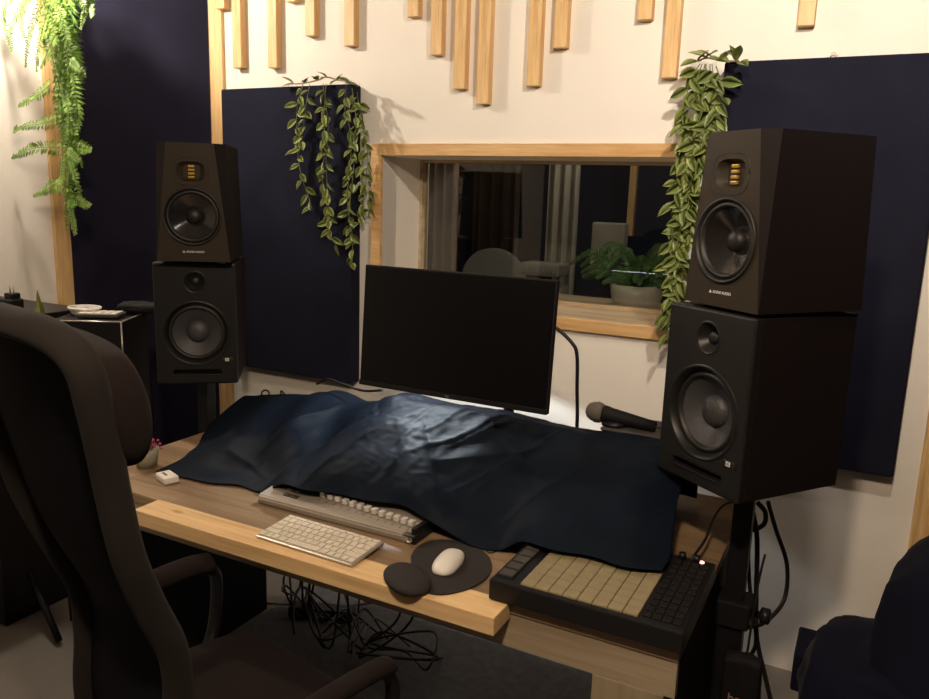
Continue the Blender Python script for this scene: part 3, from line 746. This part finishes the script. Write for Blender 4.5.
# small white adapter with a slot
wa = thing('white_adapter', 'small white plastic adapter on the desk at the cloth corner', 'adapter', (-1.651, 1.44, .7502), math.radians(-20))
obj('body', mm(-.032, .032, -.021, .021, 0, .020, .005, 3), 'white_plastic', wa, smooth=False)
obj('slot', mm(-.018, .010, -.008, -.002, .0195, .0204), 'ctrl_dark', wa)

# plastic cup of pink flowers
cpos = at_z(147, 466, .75)
cu = thing('flower_cup', 'frosted plastic cup of pink flowers beside the office chair', 'flower pot', (cpos.x, cpos.y, .7502))
obj('cup', lathe_bm([(0, 0), (.028, 0), (.035, .055), (.0335, .055), (.027, .003), (0, .003)], 30), 'cup', cu)
own = bmesh.new()
for k in range(46):
    a_ = random.uniform(0, 2 * PI); rr = random.uniform(0, .036); zz = random.uniform(.055, .095) - rr * .3
    tmp = bmesh.new(); bmesh.ops.create_icosphere(tmp, subdivisions=1, radius=random.uniform(.004, .008)); bmesh.ops.scale(tmp, vec=(1, 1, .6), verts=tmp.verts)
    tmp.transform(Matrix.Translation((rr * math.cos(a_) + .008, rr * math.sin(a_), zz)) @ Euler((random.random() * 3, random.random() * 3, 0)).to_matrix().to_4x4()); join(own, tmp)
obj('petals', own, 'pink', cu)
own = bmesh.new()
for k in range(9):
    a_ = k * .7; tube_bm([(0, 0, .005), (.015 * math.cos(a_), .015 * math.sin(a_), .04), (.024 * math.cos(a_), .024 * math.sin(a_), .075)], .0012, 5, bm=own)
obj('stems', own, 'stem', cu)

# thin wire loop left on the desk
single('wire_loop', tube_bm([at_z(u, v, .7525) for u, v in ((474, 547), (484, 544), (493, 545), (497, 550), (490, 553), (486, 549), (494, 544))], .0012, 6), 'cable', 'thin dark wire loop on the desk behind the mouse mat', 'wire')

# ------------------------------------------------------------------ office chair
ch = thing('office_chair', 'high-backed black mesh office chair seen from behind, left foreground', 'office chair', (-1.065, 1.00, 0), math.radians(-13))
def bp_(x, z):    # the plane of the curved back, local to the chair
    y = -.17 - .16 * ((z - .5) / .85) ** 1.2 + .045 * math.exp(-((z - .78) / .14) ** 2) if z > .5 else -.17
    return Vector((x, y + .03 * (x / .24) ** 2 * 1.2, z))
def half_w(z):
    # narrower at the waist, wide and round-shouldered at the top
    zs = [(.48, .165), (.62, .165), (.80, .170), (.95, .185), (1.10, .202), (1.22, .218), (1.30, .222), (1.335, .205), (1.352, .16)]
    for (a_, wa_), (b_, wb_) in zip(zs, zs[1:]):
        if z <= b_: return wa_ + (wb_ - wa_) * max(0, (z - a_)) / (b_ - a_)
    return zs[-1][1]
zl = [.50, .60, .70, .80, .90, 1.0, 1.1, 1.18, 1.25, 1.30, 1.33, 1.347]
loop = [bp_(half_w(z), z) for z in zl] + [bp_(.12, 1.355), bp_(0, 1.358), bp_(-.12, 1.355)] + [bp_(-half_w(z), z) for z in reversed(zl)]
obj('back_frame', tube_bm(loop, .026, 14, n=6, flat=.72), 'chair_fabric', ch, label='padded dark frame of the back')
own = bmesh.new(); V = []
for j in range(40):
    z = .49 + (1.345 - .49) * j / 39; h = half_w(z)
    V.append([own.verts.new(bp_(h * (i / 12 - 1), z) + Vector((0, .004, 0))) for i in range(25)])
for a_, b_ in zip(V, V[1:]):
    for i in range(24): own.faces.new((a_[i], a_[i + 1], b_[i + 1], b_[i]))
for f in own.faces: f.smooth = True
o = obj('back_mesh', own, 'chair_mesh', ch); md = o.modifiers.new('t', 'SOLIDIFY'); md.thickness = .006
own = bmesh.new()   # headrest: long padded cushion on the front of the back
bmesh.ops.create_cube(own, size=1); bmesh.ops.subdivide_edges(own, edges=own.edges[:], cuts=7, use_grid_fill=True)
for v in own.verts:
    x, y, z = v.co * 2
    r = 1 - .10 * (x * x * z * z) ** 1 - .05 * y * y * (x * x + z * z)
    v.co = Vector((x * r * .228, y * .052 * (1 - .25 * z * z) * (1 - .35 * x ** 4), z * r * .096))
bmesh.ops.smooth_vert(own, verts=own.verts, factor=.6, use_axis_x=True, use_axis_y=True, use_axis_z=True)
bc = bp_(0, 1.22); own.transform(Matrix.Translation(bc + Vector((0.012, .070, .012))) @ Matrix.Rotation(math.radians(9), 4, 'X'))
o = obj('headrest', own, 'chair_seat', ch, smooth=True); md = o.modifiers.new('s', 'SUBSURF'); md.levels = 1; md.render_levels = 2
# seat
own = bmesh.new(); bmesh.ops.create_cube(own, size=1); bmesh.ops.subdivide_edges(own, edges=own.edges[:], cuts=9, use_grid_fill=True)
for v in own.verts:
    x, y, z = v.co * 2
    v.co = Vector((x * .262 * (1 - .07 * y ** 4), y * .25 * (1 - .05 * x ** 4), z * .045 * (1 - .3 * max(abs(x), abs(y)) ** 6) + (.006 * x * x - .02 * max(0, y) ** 3)))
own.transform(Matrix.Translation((0, .04, .468)))
o = obj('seat', own, 'chair_seat', ch, smooth=True); md = o.modifiers.new('s', 'SUBSURF'); md.levels = 1; md.render_levels = 2
for sx in (-1, 1):
    pts = [(sx * .245, -.07, .60), (sx * .28, -.03, .645), (sx * .30, .03, .672), (sx * .305, .14, .678), (sx * .302, .20, .672)]
    own = tube_bm(pts, .030, 14, flat=.55)
    ar = obj('armrest', own, 'chair_seat', ch)
    obj('armrest_post', tube_bm([(sx * .302, .19, .668), (sx * .304, .215, .62), (sx * .300, .20, .50), (sx * .27, .14, .425), (sx * .20, .08, .41)], .017, 12, flat=.8), 'metal_black', ar)
obj('seat_mechanism', mm(-.10, .10, -.12, .12, .375, .425, .01), 'black_matte', ch)
obj('gas_lift', lathe_bm([(0, .08), (.028, .08), (.028, .26), (.016, .265), (.016, .385), (0, .385)], 24), 'metal_black', ch)
obj('back_bracket', tube_bm([(0, .0, .39), (0, -.13, .40), (0, -.19, .48), (0, -.175, .60)], .03, 12, flat=.4), 'metal_black', ch)
for k in range(5):
    a_ = 2 * PI * k / 5 + .5; d_ = Vector((math.cos(a_), math.sin(a_), 0))
    lg = obj('base_leg', tube_bm([d_ * .02 + Vector((0, 0, .11)), d_ * .16 + Vector((0, 0, .10)), d_ * .30 + Vector((0, 0, .072))], .02, 10, radii=(.026, .015)), 'metal_black', ch)
    obj('castor', lathe_bm([(0, -.02), (.022, -.02), (.027, -.012), (.027, .012), (.022, .02), (0, .02)], 20, Matrix.Translation(d_ * .30 + Vector((0, 0, .036))) @ Matrix.Rotation(a_ + PI / 2, 4, 'Z') @ Matrix.Rotation(PI / 2, 4, 'Y')), 'black', lg)

# ------------------------------------------------------------------ navy armchair at the right edge
ac = thing('armchair', 'dark navy padded armchair at the right edge, low beside the wall', 'armchair', (.27, 1.95, 0))
def puff(sx, sy, sz, loc, rot=(0, 0, 0), amp=.012, seed=0, pw=.55):
    own = bmesh.new(); bmesh.ops.create_cube(own, size=2); bmesh.ops.subdivide_edges(own, edges=own.edges[:], cuts=15, use_grid_fill=True)
    for v in own.verts:
        c = v.co.copy(); s = c.normalized(); k = c.lerp(s * 1.15, pw)
        n_ = noise.noise(Vector((k.x * 1.7 + seed, k.y * 1.7, k.z * 2.3))) + .5 * noise.noise(Vector((k.x * 4 + seed, k.y * 4, k.z * 5)))
        v.co = Vector((k.x * sx, k.y * sy, k.z * sz)) + s * amp * n_
    own.transform(Matrix.Translation(loc) @ Euler(rot).to_matrix().to_4x4())
    for f in own.faces: f.smooth = True
    return own
obj('backrest', puff(.15, .22, .36, (.275, 1.85, .50), (0, 0, math.radians(-20)), seed=2), 'armchair', ac, world=True)
obj('armrest', puff(.145, .17, .10, (.125, 1.80, .515), (0, 0, math.radians(-10)), seed=5), 'armchair', ac, world=True)
obj('seat_cushion', puff(.16, .24, .10, (.16, 1.74, .36), (0, 0, math.radians(-10)), seed=9), 'armchair', ac, world=True)
obj('base', mm(.06, .50, 1.60, 2.10, .05, .38, .03, 3), 'armchair', ac, world=True)
for (x, y) in ((0.09, 1.64), (.46, 1.64), (0.09, 2.06), (.46, 2.06)): obj('leg', mm(x - .02, x + .02, y - .02, y + .02, 0.0, .06), 'black', ac, world=True)
pA = at_y(795, 648, 1.93); pB = at_y(795, 685, 1.93)
obj('side_box', mm(pA.x, .10, 1.90, 2.05, pB.z, pA.z, .006, 2), 'armchair', ac, world=True)

# ------------------------------------------------------------------ black bag with lettering on the stand
pq = at_y(743, 668, 1.775)
bg = thing('hanging_pouch', 'black pouch with pale lettering hanging low beside the right speaker stand', 'bag', (pq.x, 1.775, at_y(743, 690, 1.775).z - .150))
own = puff(.042, .022, .115, (0, 0, .125), (0, 0, 0), .003, 4, .25)
obj('pouch', own, 'black_matte', bg)
obj('strap', tube_bm([(.005, 0, .235), (.008, .0, .32), (.012, -.002, .42), (.02, -.01, .50)], .003, 6), 'cable', bg)
tx = text_bm('box', .030, .0004, .0003); tx.transform(Matrix.Translation((-.002, -.0245, .136)) @ FACE)
obj('lettering', tx, 'tan_ink', bg, label='pale lettering')
# ------------------------------------------------------------------ cables
def cable(name, pts, r, label, mt='cable', cat='cable', group=None):
    return single(name, tube_bm(pts, r, 7), mt, label, cat, group)
f = lambda u, v, y: at_y(u, v, y)
cable('speaker_cable', [f(768, 502, 1.95), f(776, 530, 2.0), f(787, 565, 2.05), f(784, 600, 2.05), f(765, 622, 1.95), f(745, 628, 1.88)], .0055, 'black cable in a wide loop right of the speaker stand')
cable('speaker_cable', [f(757, 502, 1.93), f(765, 512, 1.93), f(764, 524, 1.93), f(752, 530, 1.90), f(744, 527, 1.88)], .006, 'short black cable loop just under the right speaker')
cable('speaker_cable', [f(752, 508, 1.90), f(757, 540, 1.90), f(756, 600, 1.95), f(757, 640, 1.95), f(766, 680, 1.95), f(774, 715, 1.95)], .006, 'black cable hanging down to the floor beside the right stand')
cable('speaker_cable', [f(752, 505, 1.92), f(748, 540, 1.94), f(750, 590, 1.94), f(756, 640, 1.94), f(748, 660, 1.94)], .005, 'thin black cable running straight down the right stand')
cable('usb_cable', [at_z(693, 557, .79), f(705, 540, 1.75) , f(714, 518, 1.85), f(724, 505, 1.9), f(740, 500, 1.95)], .003, 'thin black cable rising from the pad controller to the speaker stand')
cable('desk_cable', [(-1.52, 1.93, .945), (-1.46, 1.91, .972), (-1.40, 1.90, .968), (-1.33, 1.91, .955), (-1.27, 1.93, .96)], .004, 'black cable arching over the cloth peak left of the monitor')
cable('desk_cable', [f(262, 402, 1.98), f(262, 392, 2.0), f(268, 391, 2.0), f(270, 400, 2.0)], .003, 'small black cable loop behind the left end of the cloth')
cable('desk_cable', [f(282, 400, 1.98), f(281, 391, 2.0), f(287, 396, 2.0), f(300, 400, 2.0)], .003, 'small kinked black cable behind the left cloth, right of the loop')
# tangle under the desk
own = bmesh.new()
for k in range(9):
    x0 = random.uniform(-1.75, -1.25); pts = []
    for i in range(6):
        pts.append((x0 + random.uniform(-.16, .16) + i * .03, random.uniform(1.9, 2.12), .03 + abs(math.sin(i + k)) * random.uniform(.02, .16)))
    tube_bm([(x0, 2.12, .715), (x0, 2.12, .45)] + pts + [(x0 + .2, 2.1, .015)], random.choice((.003, .004, .0045)), 6, bm=own)
o = single('cable_tangle', own, 'cable', 'tangle of black cables in deep shade under the desk back edge', 'cables'); o['kind'] = 'stuff'
cable('loose_cable', [(-1.30, 1.62, .715), (-1.20, 1.58, .60), (-1.08, 1.56, .50), (-.98, 1.58, .55), (-.95, 1.62, .715)], .004, 'black cable hanging in a loop under the desk, behind the armrest')
cable('power_cable', [at_z(u, v, .03) for u, v in ((175, 615), (205, 604), (240, 602), (290, 604), (340, 606), (375, 602))], .006, 'pale grey power cable along the floor under the desk', 'cable_grey')
p = at_z(322, 611, .03)
ps = thing('power_strip', 'black power strip with a white label on the floor under the desk', 'power strip', (p.x, p.y, .008), math.radians(20))
obj('casing', mm(-.12, .12, -.03, .03, .0, .042, .006), 'black', ps)
obj('label_sticker', mm(-.04, .04, -.0315, -.0295, .012, .032), 'white_ink', ps)

# floor tripod at the lower left
tp = thing('floor_tripod', 'black tripod stand feet on the floor at the lower left', 'tripod', (-2.62, 1.62, 0))
obj('pole', tube_bm([(-2.62, 1.62, .04), (-2.62, 1.62, .75)], .013, 12, smooth=False), 'metal_black', tp, world=True)
for (x, y) in ((-2.30, 1.52), (-2.80, 1.36), (-2.72, 1.95)):
    obj('leg', tube_bm([(-2.62, 1.62, .20), (x, y, .02)], .012, 10, smooth=False), 'metal_black', tp, world=True)

# ------------------------------------------------------------------ left-hand black case and cabinet
cb = thing('low_cabinet', 'black cabinet along the left wall behind the office chair', 'cabinet', (-2.80, 1.72, 0))
obj('body', mm(-3.06, -2.56, 1.50, 1.88, .0, 1.075, .004), 'black_matte', cb, world=True)
obj('top', mm(-3.07, -2.55, 1.49, 1.89, 1.075, 1.095, .003), 'black', cb, world=True)
A = at_z(121, 321, 1.10)
rk = thing('equipment_case', 'tall black equipment case between the left speakers and cabinet', 'equipment case', (A.x, A.y, 0), math.radians(30))
obj('body', mm(-.24, 0, 0, .24, 0, 1.095, .003), 'black_matte', rk)
e_ = tube_bm([(-.24, 0, 1.096), (0, 0, 1.096), (0, .24, 1.096)], .0028, 6, smooth=False); obj('metal_edge', e_, 'alu', rk)
obj('metal_edge', tube_bm([(0, 0, 1.096), (0, 0, .9)], .0028, 6, smooth=False), 'alu', rk)
kp = thing('small_keypad', 'small pale keypad lying on the black equipment case', 'keypad', (A.x, A.y, 1.10), math.radians(30))
obj('body', mm(-.17, -.03, .05, .13, 0, .012, .003), 'ctrl_dark', kp)
for i in range(5): obj('key', mm(-.165 + i * .026, -.143 + i * .026, .055, .125, .011, .015, .001), 'key', kp)
own = bmesh.new()
for k in range(4):
    r_ = .035 + k * .004
    tube_bm([(A.x - .22 + r_ * 1.3 * math.cos(t_), A.y + .03 + r_ * math.sin(t_), 1.103 + k * .006) for t_ in [i * PI / 5 + k for i in range(11)]], .0035, 6, bm=own)
single('cable_coil', own, 'white_plastic', 'white coiled cable beside the keypad on the black case', 'cable')
single('dark_pouch', puff(.085, .05, .018, (A.x - .09, A.y + .17, 1.118), (0, 0, .5), .004, 3), 'black_matte', 'flat black pouch behind the keypad on the equipment case', 'pouch')
p = at_y(12, 296, 1.66)
ad = thing('power_adapter', 'black plug-in power adapter with two upright prongs, far left', 'power adapter', (p.x, p.y, 1.0955), 0)
obj('body', mm(-.055, .028, -.025, .025, 0, .052, .006), 'black', ad)
obj('plug_head', mm(-.018, .022, -.018, .018, .050, .072, .004), 'black', ad)
for sx in (-.008, .012): obj('prong', tube_bm([(sx, 0, .07), (sx, 0, .098)], .0024, 8, smooth=False), 'alu', ad)
p = at_y(46, 308, 1.72)
cd = thing('folded_card', 'folded yellow-green card standing on the cabinet top', 'card', (p.x, p.y, 1.0955), 0)
own = bmesh.new()
a1 = [(-.028, 0, 0), (0.0, .0, .085), (.012, .05, .0)]
vs = [own.verts.new(q_) for q_ in [(-.018, -.03, 0), (-.004, -.025, .085), (.034, -.045, 0)]]
own.faces.new(vs); vs2 = [own.verts.new(q_) for q_ in [(-.018, -.03, 0), (-.004, -.025, .085), (-.022, .01, 0)]]; own.faces.new(vs2)
o = obj('sheet', own, 'card', cd); md = o.modifiers.new('t', 'SOLIDIFY'); md.thickness = .001

# ------------------------------------------------------------------ garlands and fern
def leaf_into(own, base, direction, normal, L_, W_, curl=.15):
    d_ = direction.normalized(); s = d_.cross(normal).normalized(); n_ = s.cross(d_).normalized()
    prof = [(0, .0), (.12, .28), (.3, .46), (.5, .5), (.7, .38), (.88, .17), (1, 0)]
    mid = [own.verts.new(base + d_ * L_ * t - n_ * (curl * L_ * t * t)) for t, _ in prof]
    for sg in (-1, 1):
        ed = [own.verts.new(base + d_ * L_ * t + s * sg * W_ * w_ - n_ * (curl * L_ * t * t) + n_ * W_ * w_ * .35) for t, w_ in prof[1:-1]]
        own.faces.new((mid[0], mid[1], ed[0]))
        for i in range(len(ed) - 1): own.faces.new((mid[i + 1], mid[i + 2], ed[i + 1], ed[i]))
        own.faces.new((mid[-2], mid[-1], ed[-1]))
def rnd(a_): return random.uniform(-a_, a_)
def garland(label, strands, topline, loc, yd, step=.021, L_=.05, grp=None):
    t = thing('hanging_garland', label, 'garland', loc, 0, grp)
    lv = bmesh.new(); stm = bmesh.new()
    for s in strands:
        yy = yd if len(s) == 1 or not isinstance(s[0], float) else s[0]
        pts = [at_y(u, v, yy + rnd(.012)) for u, v in (s[1:] if isinstance(s[0], float) else s)]
        path = catmull(pts, 14)
        tube_bm(path, .0016, 5, smooth=False, bm=stm)
        acc = 0; sg = 1
        for a_, b_ in zip(path, path[1:]):
            acc += (b_ - a_).length
            if acc > step:
                acc = 0; sg = -sg; dn = (b_ - a_).normalized()
                dr_ = (Vector((sg * random.uniform(.1, 1.0), -random.uniform(-.1, .8), 0)) + dn * random.uniform(.25, 1.2) + Vector((0, 0, rnd(.3))))
                leaf_into(lv, a_, dr_, Vector((rnd(.8), -1, rnd(.6) + .25)), L_ * random.uniform(.75, 1.15), L_ * random.uniform(.42, .54), random.uniform(.05, .35))
    for (u, v) in topline:
        q_ = at_y(u, v, yd + random.uniform(-.01, .04))
        for k in range(2):
            leaf_into(lv, q_, Vector((rnd(1), -.5, random.uniform(-.2, .6))), Vector((rnd(.3), -.6, 1)), L_ * random.uniform(.8, 1.1), L_ * .5)
    for f_ in lv.faces: f_.smooth = True
    obj('foliage', lv, 'leaf', t, world=True); obj('stems', stm, 'stem', t, world=True)
    pts = [at_y(u, v, yd + .035) for u, v in topline]
    if len(pts) > 2: obj('twine', tube_bm(pts, .003, 6), 'twine', t, world=True)
    return t
Yv = 2.545
garland('leafy green garland hanging over the panel left of the window',
  [[(303, 84), (297, 110), (297, 145), (301, 175), (308, 195), (312, 210)], [(310, 84), (306, 105), (303, 130), (300, 150)],
   [(326, 84), (324, 115), (325, 150), (322, 175), (327, 205), (331, 235), (338, 247)], [(323, 84), (328, 125), (326, 160), (328, 200), (330, 240)],
   [(346, 84), (345, 110), (351, 135), (350, 170), (347, 200), (352, 235), (352, 268)], [(352, 88), (356, 120), (354, 160), (352, 185), (349, 215), (354, 245)],
   [2.60, (357, 92), (362, 125), (368, 155), (366, 180), (372, 200), (368, 215)], [2.60, (358, 100), (365, 135), (361, 170), (364, 195), (358, 225)]],
  [(294, 84), (305, 83), (318, 80), (326, 77), (338, 80), (350, 82), (358, 86)], (-2.0, 2.56, 1.5), Yv, step=.026, L_=.052, grp='leafy garlands hung on the navy panels')
garland('dense leafy green garland hanging over the panel corner right of the window',
  [[(702, 64), (694, 90), (688, 120), (690, 150), (683, 185), (684, 215), (676, 250), (676, 285), (668, 318), (668, 340)],
   [(706, 64), (704, 95), (700, 120), (694, 150), (692, 190), (684, 230), (682, 265), (676, 300)],
   [(712, 64), (715, 90), (717, 115), (712, 135), (702, 160), (693, 200), (690, 240), (684, 270)],
   [(700, 64), (690, 80), (686, 105), (684, 130), (680, 165), (676, 200), (673, 235), (670, 270), (667, 300), (670, 330)],
   [(705, 64), (698, 100), (706, 125), (698, 160), (688, 205), (680, 240), (679, 290), (672, 322)],
   [(710, 64), (710, 95), (708, 130), (704, 150), (690, 180), (683, 210)],
   [(716, 66), (722, 85), (722, 105), (718, 125)]],
  [(698, 61), (706, 58), (714, 59), (722, 61), (736, 61), (739, 62)], (-.55, 2.56, 1.4), Yv - .01, step=.025, L_=.064, grp='leafy garlands hung on the navy panels')

def frond_into(own, stm, pts, Lp, step=.009, taper=True):
    path = catmull(pts, 10); tube_bm(path, .0013, 4, smooth=False, bm=stm)
    tot = sum((b_ - a_).length for a_, b_ in zip(path, path[1:])); run = 0; acc = 0
    for a_, b_ in zip(path, path[1:]):
        sl = (b_ - a_).length; n_ = max(1, int(sl / step)); dn = (b_ - a_).normalized()
        side = dn.cross(Vector((.15, -1, .25))).normalized()
        for k in range(n_):
            q_ = a_.lerp(b_, k / n_); f_ = (run + sl * k / n_) / tot
            L2 = Lp * (1 - .75 * f_ ** 1.5 if taper else 1) * random.uniform(.85, 1.1)
            for sg in (-1, 1):
                leaf_simple(own, q_, side * sg + dn * .45 + Vector((0, rnd(.3), rnd(.15))), Vector((0, -1, .3)), L2, step * .85)
        run += sl
def leaf_simple(own, base, d_, n_, L_, W_):
    d_ = d_.normalized(); s = d_.cross(n_).normalized()
    v = [own.verts.new(base), own.verts.new(base + d_ * L_ * .35 + s * W_ * .5), own.verts.new(base + d_ * L_ * .8 + s * W_ * .3), own.verts.new(base + d_ * L_ - n_ * L_ * .12), own.verts.new(base + d_ * L_ * .75 - s * W_ * .3), own.verts.new(base + d_ * L_ * .35 - s * W_ * .5)]
    own.faces.new(v)
fe = thing('hanging_fern', 'bright green fern cascading down the left wall corner board', 'fern', (-2.9, 2.08, 2.6))
lv = bmesh.new(); stm = bmesh.new()
Yf = 2.06
main = [[(62, -30), (60, 20), (64, 70), (68, 120), (68, 170), (70, 228)], [(55, -30), (52, 20), (58, 60), (62, 100), (66, 150), (62, 195)],
        [(70, -30), (72, 10), (76, 50), (79, 90), (76, 130), (74, 160)], [(45, -30), (48, 15), (50, 50), (58, 90)], [(66, -30), (66, 40), (70, 90), (74, 120), (72, 150), (78, 190), (88, 208)],
        [(64, 90), (66, 130), (70, 160), (68, 200), (72, 230)], [(60, 0), (66, 30), (72, 60), (76, 100), (73, 140)]]
for s in main + main:
    pts = [at_y(u + rnd(5), v + rnd(8), Yf + rnd(.06)) for u, v in s]; frond_into(lv, stm, pts, .050, .0095)
side = [[(50, 85), (38, 95), (28, 101), (18, 106)], [(56, 120), (40, 124), (26, 126), (15, 131), (17, 126)], [(60, 148), (46, 147), (30, 149), (16, 156), (12, 157)], [(62, 180), (52, 186), (42, 192), (33, 196)],
        [(66, 200), (78, 200), (88, 208)], [(40, -20), (22, 5), (10, 30), (12, 52)], [(30, -20), (8, 0), (3, 22), (10, 45)], [(50, -20), (36, 15), (28, 40), (25, 68)], [(60, -30), (45, 20), (38, 50), (36, 72)],
        [(60, -30), (80, -5), (90, 5), (92, 18)], [(58, -30), (75, -8), (84, 8), (80, 30)], [(70, 60), (80, 70), (86, 76)], [(72, 145), (84, 148), (92, 150)], [(55, 35), (46, 55), (40, 68)], [(50, -30), (30, -5), (20, 15), (24, 38)], [(68, 150), (78, 160), (82, 166)]]
for s in side:
    pts = [at_y(u, v, 1.93 + rnd(.03)) for u, v in s]; frond_into(lv, stm, pts, .036, .0085)
obj('fronds', lv, 'fern', fe, world=True); obj('stems', stm, 'stem', fe, world=True)

# ------------------------------------------------------------------ seen through the glass
# potted fern on the inner sill
pp = at_y(635, 296, 3.12)
pf = thing('potted_fern', 'dark green potted fern on the sill behind the glass', 'potted plant', (pp.x, 3.14, WZ0))
obj('pot', lathe_bm([(0, 0), (.085, 0), (.10, .02), (.11, .085), (.104, .085), (.095, .02), (0, .015)], 36, Matrix.Translation((pp.x, 3.14, WZ0 + .0005))), 'pot', pf, world=True)
lv = bmesh.new(); stm = bmesh.new(); b0 = Vector((pp.x, 3.14, WZ0 + .07))
for k in range(44):
    a_ = random.uniform(0, 2 * PI); r_ = random.uniform(.12, .26); h_ = random.uniform(.03, .17)
    d_ = Vector((math.cos(a_), math.sin(a_) * .55, 0)); 
    pts = [b0, b0 + d_ * r_ * .4 + Vector((0, 0, h_ * .8)), b0 + d_ * r_ * .8 + Vector((0, 0, h_)), b0 + d_ * r_ * 1.15 + Vector((0, 0, h_ * .55))]
    pts = [Vector((p_.x, max(p_.y, 2.985), max(p_.z, WZ0 + .02))) for p_ in pts]
    frond_into(lv, stm, pts, .036, .009)
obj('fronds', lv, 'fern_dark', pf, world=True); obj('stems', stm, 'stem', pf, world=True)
def curtain(name, u0, u1, y, z0, z1, mt, label, folds=7, amp=.03):
    x0 = at_y(u0, 200, y).x; x1 = at_y(u1, 200, y).x
    own = bmesh.new(); n_ = folds * 10; top = []; bot = []
    for i in range(n_ + 1):
        f_ = i / n_; x = x0 + (x1 - x0) * f_; yy = y + amp * math.sin(f_ * folds * 2 * PI) + .01 * noise.noise(Vector((f_ * 9, 0, 0)))
        top.append(own.verts.new((x, yy, z1))); bot.append(own.verts.new((x, yy, z0)))
    for i in range(n_): own.faces.new((bot[i], bot[i + 1], top[i + 1], top[i]))
    for f_ in own.faces: f_.smooth = True
    o = single(name, own, mt, label, 'curtain', 'curtains in the booth behind the glass'); md = o.modifiers.new('t', 'SOLIDIFY'); md.thickness = .003
    return o
curtain('booth_curtain_and_reflection', 430, 458, 3.6, .0, 2.62, 'curtain', 'brown curtain behind the glass at the window left edge', 3, .03)
curtain('booth_curtain_and_reflection', 474, 520, 4.75, .0, 2.62, 'curtain', 'dusty pink-brown curtain behind the glass, left of the pale strip', 4, .04)
curtain('booth_curtain_and_reflection', 548, 579, 4.0, .0, 2.62, 'reflection_shirt_white', 'off-white strip standing in for a glass reflection near the window centre', 3, .03)  # pale reflection in the pane, modelled as a hanging strip
x = at_y(633, 190, 4.2)
zb_ = at_y(630, 236, 4.2).z
single('wooden_batten', mm(x.x - .018, x.x + .018, 4.18, 4.22, zb_, 2.5, .003), 'pine', 'thin upright wooden batten behind the glass above the fern', 'batten')
p = at_y(478, 275, 3.9)
cr = thing('booth_chair', 'pale round-topped chair back behind the glass, above monitor', 'chair', (p.x, 4.1, 0))
own = bmesh.new(); vs = []
for i in range(25):
    a_ = PI * i / 24; vs.append((.20 * math.cos(a_), .18 * math.sin(a_)))
own = prism_bm([(x_, y_) for x_, y_ in vs] + [(-.20, -.25), (.20, -.25)], -.02, .02, .006); own.transform(FACE)
own.transform(Matrix.Translation((p.x, 4.1, p.z - .04))); obj('backrest', own, 'grey_box', cr, world=True)
obj('seat', mm(p.x - .22, p.x + .22, 4.1, 4.5, .42, .47, .02), 'grey_box', cr, world=True)
for sx in (-1, 1):
    for yy in (4.12, 4.47): obj('leg', mm(p.x + sx * .19 - .015, p.x + sx * .19 + .015, yy - .015, yy + .015, 0, p.z - .25 if yy < 4.2 else .43), 'metal_black', cr, world=True)
def booth_box(name, u0, u1, v0, v1, y, dp, mt, label, cat, slats=0, leg=True):
    a_ = at_y(u0, v0, y); b_ = at_y(u1, v1, y)
    t = thing(name, label, cat, ((a_.x + b_.x) / 2, y, 0))
    obj('body', mm(a_.x, b_.x, y, y + dp, b_.z, a_.z, .01), mt, t, world=True)
    for k in range(slats):
        x_ = a_.x + (b_.x - a_.x) * (k + .5) / slats
        obj('fin', mm(x_ - .004, x_ + .004, y - .012, y, b_.z + .02, a_.z - .02), mt, t, world=True)
    obj('support', mm((a_.x + b_.x) / 2 - .04, (a_.x + b_.x) / 2 + .04, y + dp * .3, y + dp * .6, 0, b_.z), 'metal_black', t, world=True)
booth_box('booth_amplifier', 520, 558, 262, 278, 3.7, .15, 'grey_box', 'pale grey ribbed unit low behind the glass', 'equipment', 10)
booth_box('booth_clothing', 592, 622, 222, 268, 4.1, .08, 'reflection_shirt_white', 'pale checked shirt-like shape hanging behind the fern', 'shirt')
bl = lamp('booth_fill_light', 'POINT', (-0.9, 3.45, 2.45), 12.0, (1.0, 0.85, 0.65), .06)  # unseen fill light added to brighten the booth
